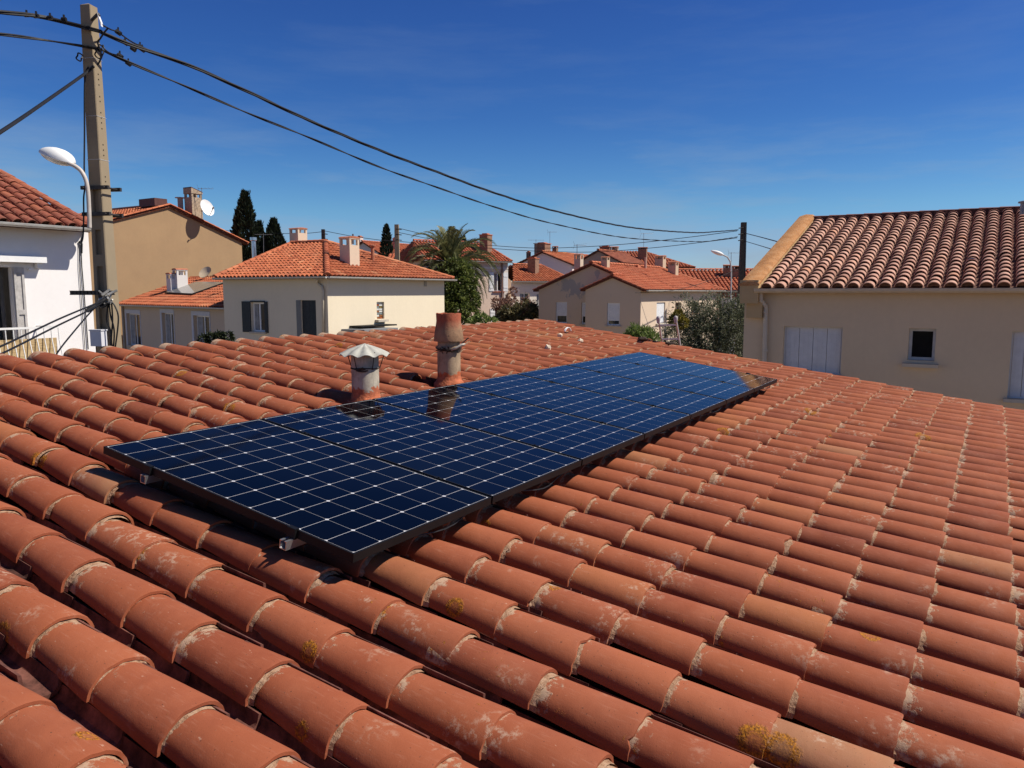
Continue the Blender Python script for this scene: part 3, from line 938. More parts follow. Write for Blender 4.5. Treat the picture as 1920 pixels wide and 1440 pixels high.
def window(root, w, r, style='casement', frame=None, depth=0.16, sill=True, shutters=None, part=0.7, sillm=None, sashes=2, name='window', curtain=True, pane=None):
    """opening r=(x0,x1,z0,z1) in wall w becomes a window part with sub-parts"""
    x0, x1, z0, z1 = r
    w.open.append(r)
    fm = frame or M_WHITE
    fw = min(0.07, (x1 - x0) * 0.12)
    d0, d1 = -depth + 0.005, -depth + 0.055
    mb = MB()
    for (a, b, c, d) in ((x0, x1, z0, z0 + fw), (x0, x1, z1 - fw, z1), (x0, x0 + fw, z0 + fw, z1 - fw), (x1 - fw, x1, z0 + fw, z1 - fw)):
        wbox(mb, w, a, b, c, d, d0, d1)
    if style == 'casement' and sashes == 2:
        xm = (x0 + x1) / 2
        wbox(mb, w, xm - fw * 0.6, xm + fw * 0.6, z0 + fw, z1 - fw, d0, d1 + 0.006)
    o = mb.build(name, fm, root)
    mb = MB()
    if style in ('casement', 'roller'):
        wbox(mb, w, x0 + fw * .5, x1 - fw * .5, z0 + fw * .5, z1 - fw * .5, d0 + 0.006, d0 + 0.022)
        mb.build('pane', pane or GLASS, o)
        mb = MB()
        wbox(mb, w, x0 + fw, x0 + (x1 - x0) * 0.36, z0 + fw, z1 - fw, d0 + 0.0225, d0 + 0.026)
        if style == 'casement' and curtain: mb.build('curtain', M_CURTAIN, o)
    if style == 'roller':
        mb = MB(); n = max(6, int((z1 - z0) * part / 0.06))
        h = (z1 - z0) * part / n
        for k in range(n):
            wbox(mb, w, x0 + 0.01, x1 - 0.01, z1 - (k + 1) * h + 0.006, z1 - k * h, d1 + 0.01, d1 + 0.024)
        mb.build('roller_shutter', M_PVC, o)
    if style == 'closed':
        mb = MB(); n = 4
        sm = shutters or M_WHITE
        for k in range(n):
            a = x0 + (x1 - x0) * k / n
            wbox(mb, w, a + 0.004, a + (x1 - x0) / n - 0.004, z0 + 0.01, z1 - 0.01, d1, d1 + 0.03)
        mb.build('shutter', sm, o)
    elif shutters is not None:
        for sx in (-1, 1):
            mb = MB()
            ww = (x1 - x0) / 2
            a = x0 - ww - 0.02 if sx < 0 else x1 + 0.02
            for k in range(3):
                wbox(mb, w, a + ww * k / 3 + 0.003, a + ww * (k + 1) / 3 - 0.003, z0, z1, 0.01, 0.04)
            for zz in (z0 + (z1 - z0) * .2, z0 + (z1 - z0) * .8):
                wbox(mb, w, a + 0.02, a + ww - 0.02, zz - 0.05, zz + 0.05, 0.04, 0.055)
            mb.build('shutter', shutters, o)
    if sill:
        mb = MB(); wbox(mb, w, x0 - 0.10, x1 + 0.10, z0 - 0.08, z0 - 0.004, -0.05, 0.10)
        mb.build('sill', sillm or M_STONE, o)
    return o
def gutter(root, A, B, r=0.065, mat=None, out=None, n=6, name='gutter'):
    """half-round gutter hung below the eave line A->B"""
    A, B = Vector(A), Vector(B)
    d = (B - A).normalized(); side = Vector((d.y, -d.x, 0)).normalized()
    mb = MB(); vs, fs = [], []
    for p in (A, B):
        for k in range(n + 1):
            t = math.pi * k / n
            vs.append(p + side * (r - r * math.cos(t)) + Vector((0, 0, -r * math.sin(t) - 0.01)))
    vs += [v + (Vector((0, 0, 0.008))) for v in vs]
    m_ = n + 1
    for k in range(n):
        fs.append((k, m_ + k, m_ + k + 1, k + 1)); fs.append((2 * m_ + k + 1, 3 * m_ + k + 1, 3 * m_ + k, 2 * m_ + k))
    fs += [tuple(range(m_)), tuple(range(2 * m_ - 1, m_ - 1, -1)), (n, m_ + n, 3 * m_ + n, 2 * m_ + n), (0, 2 * m_, 3 * m_, m_)]
    mb.add(vs, fs)
    return mb.build(name, mat or M_GUTTER, root)
def chimney(root, base, sx, sy, h, ang, stack, cap=None, style='slots', name='chimney', sink=1.0):
    """stack with a vented head and clay cap; base = centre on the roof"""
    base = Vector(base)
    ex = Vector((math.sin(ang), math.cos(ang), 0)); ey = Vector((-ex.y, ex.x, 0))
    mb = MB()
    if style == 'plain':
        mb.box(base + Vector((0, 0, (h - sink) / 2)), sx, sy, h + sink, ex, ey)
        mb.box(base + Vector((0, 0, h + 0.03)), sx * 1.12, sy * 1.12, 0.06, ex, ey, mi=1)
        mb.box(base + Vector((0, 0, h + 0.10)), sx * 0.6, sy * 0.6, 0.10, ex, ey, mi=1)
    else:
        hs = h * 0.70
        mb.box(base + Vector((0, 0, (hs - sink) / 2)), sx, sy, hs + sink, ex, ey)
        hp = h * 0.22
        pw = 0.17
        for i in (-1, 1):
            for j in (-1, 1):
                mb.box(base + ex * i * sx * (0.5 - pw / 2) + ey * j * sy * (0.5 - pw / 2) + Vector((0, 0, hs + hp / 2 - 0.001)), sx * pw, sy * pw, hp, ex, ey)
        mb.box(base + Vector((0, 0, hs + hp / 2)), sx * 0.5, sy * pw * 0.6, hp, ex, ey)
        mb.box(base + Vector((0, 0, hs + hp / 2)), sx * pw * 0.6, sy * 0.5, hp * 0.99, ex, ey)
        mb.box(base + Vector((0, 0, hs + hp + h * 0.02)), sx * 1.06, sy * 1.06, h * 0.04, ex, ey)
        z = hs + hp + h * 0.04
        # arched clay cap
        vs = []
        for s_ in (-0.56, 0.56):
            for k in range(7):
                t = math.pi * k / 6
                vs.append(base + ey * (s_ * sy) + ex * (math.cos(t) * sx * 0.56) + Vector((0, 0, z + math.sin(t) * h * 0.07)))
        mb.add(vs, [(k, k + 1, 8 + k, 7 + k) for k in range(6)] + [tuple(range(7)), tuple(range(13, 6, -1)), (0, 7, 13, 6)], 0.5, 1)
    return mb.build(name, [stack, cap or M_CAPCLAY], root)
def pipe_part(root, a, h, r, mat, name='vent_pipe', hat=True):
    mb = MB(); a = Vector(a)
    mb.tube([a - Vector((0, 0, 0.5)), a + Vector((0, 0, h))], r, 10)
    if hat: mb.lathe([(0.0, h + 0.10), (r * 1.9, h + 0.06), (r * 1.9, h + 0.02), (r * 0.8, h + 0.0)], a, 10)
    return mb.build(name, mat, root, smooth=0.6)
def antenna(px, py_top, py_base, Y, label, els=5, boom=0.9, ang=0.3, kind='yagi'):
    b = at(px, py_base, Y); t = at(px, py_top, Y)
    a = thing('tv_antenna', label, 'antenna', b, 'television antennas on the rooftops')
    mb = MB(); mb.tube([b - Vector((0, 0, 0.4)), t], 0.018, 6); mb.build('mast', M_IRON, a)
    mb = MB()
    d = Vector((math.cos(ang), math.sin(ang), 0)); s_ = Vector((-d.y, d.x, 0))
    c = t - Vector((0, 0, 0.06))
    if kind == 'yagi':
        mb.tube([c - d * boom * 0.25, c + d * boom * 0.75], 0.012, 5)
        for k in range(els):
            p = c + d * boom * (-0.2 + 0.9 * k / (els - 1)); l = boom * (0.28 - 0.02 * k)
            mb.tube([p - s_ * l + Vector((0, 0, 0.02 * k)), p + s_ * l + Vector((0, 0, 0.02 * k))], 0.006, 4)
        for sg in (-1, 1):
            mb.tube([c - d * boom * 0.2, c - d * boom * 0.3 + Vector((0, 0, sg * boom * 0.3))], 0.008, 4)
    else:
        mb.tube([c - d * boom * 0.5, c + d * boom * 0.5], 0.012, 5)
        for k in range(els):
            p = c + d * boom * (-0.45 + 0.9 * k / (els - 1))
            mb.tube([p - s_ * 0.3, p + s_ * 0.3], 0.007, 4)
    mb.build('aerial', M_IRON, a)
    return a
def v2(p): return (p.x, p.y)
def finish(root, walls, mat, name='wall'):
    mb = MB()
    for w in walls: w.mesh(mb)
    return mb.build(name, mat, root)
IN = Vector((-UX.y, UX.x, 0))        # away from a wall that runs along UX (also up our rear side)
def lift(p, z): return Vector((p.x, p.y, z))

# ---------------------------------------------------------------- white house behind the near pole
def white_house():
    B = at(170, 428, 17.0); A = lift(B - UX * 9.5, B.z)
    n = up_n(A, B, 0.45)
    ap = hit(2, 329, B, n)
    d = (ap - B).dot(IN)
    Bk = lift(B + IN * 2 * d, B.z); Ak = lift(A + IN * 2 * d, B.z)
    h = thing('white_house', 'white rendered house with a balcony at the left edge, behind the near utility pole', 'house', (A.x, A.y, 0))
    mb = MB()
    apl = ap - UX * 7.5
    tile_slope(mb, [A, B, ap, apl], 0.27, 0.36, 8, amp=0.085, thick=0.014)
    tile_slope(mb, [B, Bk, ap], 0.27, 0.4, 5)
    tile_slope(mb, [Bk, Ak, apl, ap], 0.27, 0.4, 5)
    tile_slope(mb, [Ak, A, apl], 0.27, 0.4, 5)
    ridge_tiles(mb, B + Vector((0, 0, .05)), ap + Vector((0, 0, .04)), 0.10)
    ridge_tiles(mb, ap + Vector((0, 0, .04)), apl + Vector((0, 0, .04)), 0.10)
    mb.build('roof', R_DARK, h)
    gutter(h, A, B + UX * 0.05, 0.07, M_GUTTER)
    Aw = A + IN * 0.50 + UX * 0.4; Bw0 = B + IN * 0.50
    w = Wall(v2(Aw), v2(Bw0), 0, B.z + 0.06)
    xr, _ = w.px(172, 540)
    Bw = w.P(xr, 0)
    w = Wall(v2(Aw), v2(Bw), 0, B.z + 0.06)
    Cw = Bw + IN * (2 * d - 1.0); Dw = Aw + IN * (2 * d - 1.0)
    ws = [w, Wall(v2(Bw), v2(Cw), 0, B.z + .06), Wall(v2(Cw), v2(Dw), 0, B.z + .06), Wall(v2(Dw), v2(Aw), 0, B.z + .06)]
    M_W = stucco('white_render', (0.80, 0.775, 0.76), 0.03, streak=0.08)
    r = w.rect(-62, 500, 28, 672)
    o = window(h, w, r, 'casement', frame=simple('grey_wood', (0.16, 0.15, 0.14), 0.6, 0.2, 9), depth=0.45, sill=False, name='balcony_door')
    # folded louvre shutter standing beside the door
    mb = MB()
    x0, za = r[1] + 0.01, r[2]
    zt = r[3]
    for (a, b, c, e_) in ((x0, x0 + .20, za, za + .12), (x0, x0 + .20, zt - .12, zt), (x0, x0 + .045, za + .12, zt - .12), (x0 + .155, x0 + .20, za + .12, zt - .12), (x0 + .045, x0 + .155, (za + zt) / 2 - .05, (za + zt) / 2 + .05)):
        wbox(mb, w, a, b, c, e_, 0.015, 0.055)
    wbox(mb, w, x0 + .045, x0 + .155, za + .12, zt - .12, 0.015, 0.03)
    mb.build('shutter', simple('old_grey_shutter', (0.42, 0.40, 0.38), 0.7, 0.2, 10), o)
    # awning cassette over the door with its arm below
    a0, _ = w.px(-80, 488); a1, zc = w.px(77, 489)
    mb = MB()
    wbox(mb, w, a0, a1, zc - 0.05, zc + 0.07, 0.03, 0.24)
    wbox(mb, w, a0, a1 - 0.9, zc - 0.11, zc - 0.055, 0.05, 0.20)
    wbox(mb, w, a1 - 0.16, a1 - 0.06, zc - 0.16, zc - 0.052, 0.02, 0.16)
    wbox(mb, w, a1 - 0.30, a1 - 0.22, zc - 0.20, zc - 0.16, 0.02, 0.10)
    mb.build('awning_cassette', M_WHITE, h)
    # balcony
    off = 0.85
    wr = Wall(v2(Aw - IN * off), v2(Bw - IN * off), 0, 5)
    b1, zr = wr.px(109, 613); b0 = b1 - 4.2
    mb = MB()
    wbox(mb, wr, b0, b1, zr - 0.02, zr + 0.02, -0.02, 0.02)
    for q in (b0, b1):
        mb.tube([wr.P(q, zr, 0), wr.P(q, zr, -off)], 0.018, 6)
    nb = 30
    for k in range(nb):
        x = b1 - (b1 - b0) * k / (nb - 1)
        pts = [wr.P(x, zr, 0), wr.P(x, zr - 0.25, 0.01), wr.P(x, zr - 0.6, 0.10), wr.P(x, zr - 0.85, 0.12), wr.P(x, zr - 1.0, 0.06)]
        mb.tube(pts, 0.011, 5)
    wbox(mb, wr, b0, b1, zr - 1.03, zr - 0.99, -0.02, 0.08)
    rl = mb.build('balcony_railing', simple('white_railing', (0.72, 0.72, 0.70), 0.5, 0.1, 9), h)
    m, t, b = nodes('reed_mat', 0.9, 0.1)
    g = G(t)
    c = g.mix(g.rng(g.noise(60, 4, 0.6, g.mapv((0.12, 0.12, 1.6))), 0.35, 0.68), (0.30, 0.20, 0.09), (0.56, 0.42, 0.24))
    g.link(g.mix(g.rng(g.noise(9, 3), 0.4, 0.7, 0, .5), c, (0.62, 0.48, 0.28)), b.inputs['Base Color'])
    mb = MB(); wbox(mb, wr, b0 + .03, b1 - .03, zr - 0.95, zr - 0.22, -0.045, -0.03)
    mb.build('reed_mat', m, rl)
    mb = MB(); wbox(mb, wr, b0, b1, zr - 1.2, zr - 1.04, -off, 0.15)
    mb.build('balcony_slab', M_W, h)
    finish(h, ws, M_W)
    # service cables stapled down the wall
    mb = MB()
    pts = [w.px(150, 452)] + [w.px(148.5, 452)]
    p = [w.P(*w.px(x, y), 0.03) for x, y in ((155, 420), (153, 445), (150, 455), (152, 500), (157, 560), (164, 655))]
    mb.tube(p, 0.012, 5)
    p = [w.P(*w.px(x, y), 0.03) for x, y in ((147, 452), (147, 500), (151, 560), (158, 655))]
    mb.tube(p, 0.008, 5)
    mb.tube([w.P(*w.px(147, 452), 0.03), w.P(*w.px(151, 457), 0.05), w.P(*w.px(151.5, 475), 0.03)], 0.022, 6)
    tag(mb.build('service_cable', M_RUBBER), 'pair of black service cables running down the white house wall', 'cable')
white_house()

# ---------------------------------------------------------------- tall tan gable house
def tan_house():
    P0 = at(205, 413, 47.5)
    w0 = Wall((P0.x, P0.y), (P0.x + UX.x * 30, P0.y + UX.y * 30), 0, 10)
    xl, zl = w0.px(160, 424); xr, zr = w0.px(453, 452); xa, za = w0.px(316, 387)
    A, B = w0.P(xl, 0), w0.P(xr, 0)
    w = Wall(v2(A), v2(B), 0, min(zl, zr)); w.gable = [(0, zl), (xa - xl, za), (w.L, zr)]
    D = 11.0
    h = thing('tan_house', 'tall tan rendered house with a blank gable wall, left of the cypress trees', 'house', (A.x, A.y, 0))
    ws = [w, Wall(v2(B), v2(B + IN * D), 0, zr), Wall(v2(B + IN * D), v2(A + IN * D), 0, min(zl, zr)), Wall(v2(A + IN * D), v2(A), 0, zl)]
    mb_ = stucco('tan_render', (0.37, 0.245, 0.135), 0.05, streak=0.18, stain_col=(0.29, 0.19, 0.11))
    finish(h, ws, mb_)
    f = -IN * 0.14
    El, Er, Ap = w.P(0, zl) + f, w.P(w.L + 0.45, zr - 0.17) + f, w.P(xa - xl, za + 0.04) + f
    mb = MB()
    L = IN * (D + 0.2)
    tile_slope(mb, [El + L, El, Ap, Ap + L], 0.30, 0.42, 5)
    tile_slope(mb, [Er, Er + L, Ap + L, Ap], 0.30, 0.42, 5)
    ridge_tiles(mb, El + Vector((0, 0, .04)), Ap + Vector((0, 0, .06)), 0.11, 0.42)
    ridge_tiles(mb, Er + Vector((0, 0, .04)), Ap + Vector((0, 0, .06)), 0.11, 0.42)
    mb.build('roof', R_ORANGE, h)
    M_FLASH = simple('brown_flashing', (0.10, 0.042, 0.034), 0.6, 0.2, 7)
    mb = MB()
    q0 = Ap + IN * 0.5; 
    mb.box(q0 + IN * 0.9 - UX * 0.25 + Vector((0, 0, 0.22)), 1.7, 0.9, 0.5, IN, UX)
    mb.tube([q0 + IN * 0.2 + Vector((0, 0, .22)), q0 + IN * 0.2 + UX * 2.2 + Vector((0, 0, -.50))], 0.13, 6)
    mb.build('ridge_flashing', M_FLASH, h)
    mb = MB()
    mb.tube([q0 + IN * 1.8 + Vector((0, 0, .10)), q0 + IN * 9 + Vector((0, 0, .10))], 0.10, 6)
    mb.build('ridge_capping', M_FLASH, h)
    pb = at(339, 396, 53)
    pipe_part(h, pb, at(339, 372, 53).z - pb.z, 0.18, simple('cement_grey', (0.40, 0.35, 0.30), 0.9, 0.2, 6))
    # brick chimney with a slanting clay head
    cb_ = at(364, 408, 53); hh = at(364, 357, 53).z - cb_.z
    ex, ey = UX, IN
    m = MB(); s = 0.80
    m.box(cb_ + Vector((0, 0, hh * .28)), s, s, hh * 0.9, ex, ey)
    for i in (-1, 1):
        for j in (-1, 1):
            m.box(cb_ + ex * i * s * .42 + ey * j * s * .42 + Vector((0, 0, hh * .79)), s * .16, s * .16, hh * .14, ex, ey)
    m.box(cb_ + Vector((0, 0, hh * .79)), s * .12, s * .95, hh * .138, ex, ey)
    z0, z1 = hh * .86, hh * 1.06
    c8 = []
    for zz in (0, 1):
        for (i, j) in ((-1, -1), (1, -1), (1, 1), (-1, 1)):
            zt = z0 if zz == 0 else (z0 + 0.10 if i > 0 else z1)
            c8.append(cb_ + ex * i * s * .54 + ey * j * s * .54 + Vector((0, 0, zt)))
    m.hexa([c8[0], c8[1], c8[2], c8[3], c8[4], c8[5], c8[6], c8[7]])
    m.hexa([c + Vector((0, 0, 0.004)) for c in c8[4:]] + [c + Vector((0, 0, 0.06)) for c in c8[4:]], 0.5, 1)
    mt, t, b = nodes('cream_brick', 0.9, 0.15); g = G(t)
    br = g.n('ShaderNodeTexBrick'); br.inputs['Scale'].default_value = 3.2
    br.inputs['Color1'].default_value = (0.46, 0.36, 0.26, 1); br.inputs['Color2'].default_value = (0.40, 0.30, 0.21, 1); br.inputs['Mortar'].default_value = (0.24, 0.18, 0.13, 1)
    g.link(g.mapv((1, 1, 1), rot=(math.pi / 2, 0, 0.6)), br.inputs['Vector']); g.link(br.outputs[0], b.inputs['Base Color'])
    m.build('chimney', [mt, M_FLASH], h)
    # dish on the stack
    dc = at(386, 391, 52.4)
    dn = Vector((0.80, -0.42, 0.34)).normalized(); dx = dn.cross(Vector((0, 0, 1))).normalized(); dy = dx.cross(dn)
    dish = thing('satellite_dish', 'round white satellite dish on the chimney of the tan house', 'satellite dish', dc)
    m = MB(); vs = []; fs = []
    R_ = 0.58
    for i in range(5):
        rr_ = R_ * i / 4
        for k in range(20):
            t_ = 2 * math.pi * k / 20
            vs.append(dc + dx * math.cos(t_) * rr_ * .92 + dy * math.sin(t_) * rr_ + dn * (0.16 * (rr_ / R_) ** 2))
    for i in range(4):
        for k in range(20): fs.append((i * 20 + k, i * 20 + (k + 1) % 20, (i + 1) * 20 + (k + 1) % 20, (i + 1) * 20 + k))
    n_ = len(vs); vs += [v - dn * 0.02 for v in vs]; fs += [tuple(n_ + x for x in reversed(f_)) for f_ in fs]
    m.add(vs, fs); m.build('reflector', M_WHITE, dish, smooth=True)
    m = MB(); tip = dc + dn * 0.75 - dy * 0.30 + dx * 0.1
    m.tube([dc - dy * R_ * .95 + dn * .15, tip], 0.022, 5); m.tube([tip - dn * 0.08 - dy * 0.02, tip + dn * 0.08 + dy * 0.03], 0.05, 6)
    m.build('feed_arm', M_IRON, dish)
    m = MB(); m.tube([dc - dn * 0.02, dc - dn * 0.45], 0.04, 6); m.build('bracket', M_IRON, dish)
    antenna(378, 352, 400, 52.6, 'small spiky antenna on the tan house chimney, above the satellite dish', 5, 1.0, 0.15)
tan_house()

# ---------------------------------------------------------------- low beige house in front of it
def beige_house():
    A = at(217, 571, 46.0); B = at(424, 577.5, 35.9); z = (A.z + B.z) / 2; A.z = B.z = z
    e = (B - A).normalized(); i_ = Vector((-e.y, e.x, 0))
    sl, D = 0.35, 4.6
    T = Vector((0, 0, sl * D))
    h = thing('beige_house', 'low beige house with three white framed windows and a solar panel on its roof', 'house', (A.x, A.y, 0))
    mb = MB()
    tile_slope(mb, [A, B, B + i_ * D + T, A + i_ * D + T], 0.30, 0.42, 5)
    tile_slope(mb, [B + i_ * D * 2, A + i_ * D * 2, A + i_ * D + T, B + i_ * D + T], 0.30, 0.42, 5)
    ridge_tiles(mb, A + i_ * D + T, B + i_ * D + T, 0.13, 0.42, tint0=0.15)
    mb.build('roof', R_ORANGE, h)
    gutter(h, A, B, 0.075, M_GUTTER)
    Aw, Bw = A + i_ * .35 + e * .1, B + i_ * .35 + e * 1.5
    zt = z + 0.03
    w = Wall(v2(Aw), v2(Bw), 0, zt)
    wl = Wall(v2(Aw + i_ * (2 * D - .7)), v2(Aw), 0, zt); wl.gable = [((2 * D - .7) / 2, zt + sl * (D - .35))]
    ws = [w, Wall(v2(Bw), v2(Bw + i_ * (2 * D - .7)), 0, zt), Wall(v2(Bw + i_ * (2 * D - .7)), v2(Aw + i_ * (2 * D - .7)), 0, zt), wl]
    for (x0, x1, y0, y1) in ((239, 264, 588, 648), (305, 327, 587, 648), (364, 394, 592, 645)):
        r = w.rect(x0, y0, x1, y1)
        o = window(h, w, r, 'casement', depth=0.22)
        mb = MB(); a, b, c, d = r
        s = 0.20
        wbox(mb, w, a - s, a - .003, c, d + .003, -0.05, 0.03); wbox(mb, w, b + .003, b + s * .4, c, d + .003, -0.05, 0.03); wbox(mb, w, a - s, b + s * .4, d + .003, d + 0.22, -0.05, 0.03)
        mb.build('surround', simple('pale_surround', (0.60, 0.60, 0.62), 0.7, 0.06, 5), o)
    mb = MB(); p = w.P(0.15, z - .1, .08)
    mb.tube([p + Vector((0, 0, .05)), p - Vector((0, 0, .3)), p - Vector((0, 0, 5))], 0.07, 8); mb.build('downpipe', simple('beige_pipe', (0.42, 0.35, 0.26), 0.6, .1, 5), h)
    finish(h, ws, stucco('beige_render', (0.62, 0.49, 0.36), 0.05, streak=0.12))
    n = up_n(A, B, sl)
    # twin white chimneys
    M_WS = stucco('white_stack', (0.74, 0.70, 0.66), 0.06)
    for (px, py, top, sx) in ((327, 546, 513, .62), (339, 543, 505, .62)):
        b = hit(px, py, A, n); hh = (py - top) / F * b.y
        chimney(h, b, sx, sx, hh, math.atan2(e.x, e.y), M_WS, sink=0.4)
    # solar collector lying on the slope
    q = [hit(px, py, A, n) for px, py in ((311, 553), (362, 556), (424, 534), (398, 519))]
    q[3] = q[0] + (q[2] - q[1])
    nn = n if n.z > 0 else -n
    s = thing('roof_collector', 'pale grey solar panel lying flat on the beige house roof beside twin white chimneys', 'solar panel', q[0])
    mb = MB(); mb.hexa([p + nn * 0.10 for p in q] + [p + nn * 0.16 for p in q]); mb.build('frame', M_BLACK, s)
    c = centroid(q)
    mb = MB(); qq = [p + (c - p) * 0.03 for p in q]; mb.hexa([p + nn * 0.16 for p in qq] + [p + nn * 0.168 for p in qq])
    mb.build('glass', simple('collector_glass', (0.20, 0.185, 0.165), 0.12, 0.2, 2, spec=0.6), s)  # pale reflection of the bright wall put into the glass colour
    # pale dish lying behind the ridge
    dc = at(386, 512, 47); m = MB(); vs = []; fs = []
    dn = Vector((-0.3, -0.75, .6)).normalized(); dx = dn.cross(Vector((0, 0, 1))).normalized(); dy = dx.cross(dn)
    for i in range(4):
        for k in range(16):
            t_ = 2 * math.pi * k / 16; rr_ = .42 * i / 3
            vs.append(dc + dx * math.cos(t_) * rr_ + dy * math.sin(t_) * rr_ + dn * .1 * (i / 3) ** 2)
    for i in range(3):
        for k in range(16): fs.append((i * 16 + k, i * 16 + (k + 1) % 16, (i + 1) * 16 + (k + 1) % 16, (i + 1) * 16 + k))
    n_ = len(vs); vs += [v - dn * 0.02 for v in vs]; fs += [tuple(n_ + x for x in reversed(f_)) for f_ in fs]
    m.add(vs, fs)
    m.tube([dc - dn * .02, dc - dn * .3, dc - dn * .3 - Vector((0, 0, .8))], .03, 5)
    tag(m.build('satellite_dish', simple('tan_dish', (0.50, 0.40, 0.28), .6, .1, 5), smooth=0.6), 'small tan satellite dish behind the ridge of the beige house', 'satellite dish')
beige_house()

# ---------------------------------------------------------------- cream hip-roofed house in the middle
def cream_house():
    K = at(614, 519, 31.8); L = at(402, 520.5, 35.2); D = at(851, 524, 39.6); z = (K.z + L.z + D.z) / 3
    for p in (K, L, D): p.z = z
    nF = up_n(L, K, 0.36)
    Rl, Rr = hit(546, 458, K, nF), hit(611, 455, K, nF)
    Lb = L + (D - K)
    h = thing('cream_house', 'cream house with an orange hip roof and dark grey shutters, in the middle left', 'house', (K.x, K.y, 0))
    mb = MB()
    tile_slope(mb, [L, K, Rr, Rl], 0.24, 0.36, 6, amp=0.085)
    tile_slope(mb, [K, D, Rr], 0.24, 0.36, 6, amp=0.085)
    tile_slope(mb, [D, Lb, Rl, Rr], 0.24, 0.36, 4)
    tile_slope(mb, [Lb, L, Rl], 0.24, 0.36, 4)
    up = Vector((0, 0, .05))
    ridge_tiles(mb, K + up, Rr + up, 0.13, 0.36, tint0=0.2); ridge_tiles(mb, D + up, Rr + up, 0.12, 0.36, tint0=0.8); ridge_tiles(mb, L + up, Rl + up, 0.11, 0.36)
    ridge_tiles(mb, Rl + up, Rr + up, 0.13, 0.36)
    mb.build('roof', R_ORANGE, h)
    gutter(h, L, K, 0.07, M_GUTTER); gutter(h, K, D + (D - K).normalized() * .1, 0.075, M_GUTTER)
    e1 = (K - L).normalized(); i1 = Vector((-e1.y, e1.x, 0)); e2 = (D - K).normalized(); i2 = Vector((-e2.y, e2.x, 0))
    o_ = 0.42
    Kw = K + i1 * o_ - e1 * o_ * 1.0; Kw = K + (i1 * o_) + (i2 * o_ - i1 * i1.dot(i2) * o_)
    wR0 = Wall(v2(Kw), v2(Kw + e2 * 20), 0, z)
    xe, _ = wR0.px(833, 560); Dw = Kw + e2 * xe
    wF0 = Wall(v2(Kw - e1 * 20), v2(Kw), 0, z)
    xs, _ = wF0.px(419, 560); Lw = wF0.P(xs, 0)
    zt = z + 0.06
    wF, wR = Wall(v2(Lw), v2(Kw), 0, zt), Wall(v2(Kw), v2(Dw), 0, zt)
    Cw = Lw + (Dw - Kw)
    ws = [wF, wR, Wall(v2(Dw), v2(Cw), 0, zt), Wall(v2(Cw), v2(Lw), 0, zt)]
    # window with open dark shutters, and closed dark shutters
    r = wF.rect(472, 567, 497, 622)
    o = window(h, wF, r, 'casement', depth=0.16, shutters=None)
    for (a, b) in ((455.5, 471), (497.5, 503)):
        x0, _ = wF.px(a, 595); x1, _ = wF.px(b, 595)
        mb = MB(); wbox(mb, wF, x0, x1, r[2] - .03, r[3] + .04, 0.01, 0.05); mb.build('shutter', M_DARKWOOD, o)
    mb = MB(); wbox(mb, wF, r[0] - .02, r[1] + .02, r[3] + .003, r[3] + .07, -.05, .05); mb.build('lintel', M_DARKWOOD, o)
    r = wF.rect(565, 563, 593, 640)
    o = window(h, wF, r, 'closed', frame=M_DARKWOOD, shutters=M_DARKWOOD, depth=0.16, sill=False)
    x0, _ = wF.px(556, 590); mb = MB(); wbox(mb, wF, x0, r[0] - .003, r[2], r[3], 0.002, 0.012); mb.build('surround', simple('grey_band', (0.20, 0.20, 0.19), .8, .1, 5), o)
    # glass-block slit with tinted blocks
    r = wR.rect(706.5, 566, 720.5, 598)
    wR.open.append(r)
    mb = MB(); n = 5; nx = 2
    cols = [simple('block_' + nm, c, 0.15, 0.2, 20, spec=0.6) for nm, c in (('white', (.62, .62, .58)), ('amber', (.26, .10, .03)), ('rust', (.30, .075, .02)), ('grey', (.20, .24, .24)), ('olive', (.20, .15, .05)))]
    rr_ = random.Random(4)
    nz = 8
    for j in range(nz):
        for i in range(nx):
            a = r[0] + (r[1] - r[0]) * i / nx; c = r[2] + (r[3] - r[2]) * j / nz
            wbox(mb, wR, a + .012, a + (r[1] - r[0]) / nx - .012, c + .012, c + (r[3] - r[2]) / nz - .012, -.14, -.09, mi=rr_.choice((0, 1, 2, 3, 4, 1, 0)))
    wbox(mb, wR, r[0], r[1], r[2], r[3], -.155, -.142, mi=0)
    wi = mb.build('window', cols, h)
    mb = MB(); x0, zz = wR.px(703, 602); x1, _ = wR.px(722, 602); wbox(mb, wR, x0, x1, zz - .04, zz + .06, 0.0, .22); mb.build('sill', M_STONE, wi)
    x, zz = wR.px(797, 532)
    mb = MB(); wbox(mb, wR, x - .1, x + .1, zz - .13, zz + .13, 0.002, .03); mb.build('vent_grille', simple('vent_grey', (.40, .36, .29), .7, .2, 20), h)
    # downpipe with a swan neck
    mb = MB(); g0 = hit(594, 523, wF.A + wF.n * .35, wF.n)
    q = [g0] + [wF.P(*wF.px(px, py), .07) for px, py in ((597, 530), (606, 538), (608, 545), (608.5, 640))]
    mb.tube(q, 0.055, 8); mb.build('downpipe', simple('cream_pipe', (.56, .49, .37), .5, .08, 5), h, smooth=True)
    finish(h, ws, stucco('cream_render_pale', (0.74, 0.65, 0.49), 0.03, streak=0.12))
    M_ST = stucco('cream_stack', (0.66, 0.52, 0.39), 0.06)
    nR = up_n(K, D, 0.36)
    c = centroid([K, D, Rr]); 
    e_ = (D - K).normalized(); u_ = (Rr - K) - e_ * (Rr - K).dot(e_); nR = e_.cross(u_.normalized()); nR = nR if nR.z > 0 else -nR
    for (px, py, top, s) in ((656, 496, 446, .62),):
        b = hit(px, py, K, nR); chimney(h, b, s, s, (py - top) / F * b.y, math.atan2(UX.x, UX.y), M_ST)
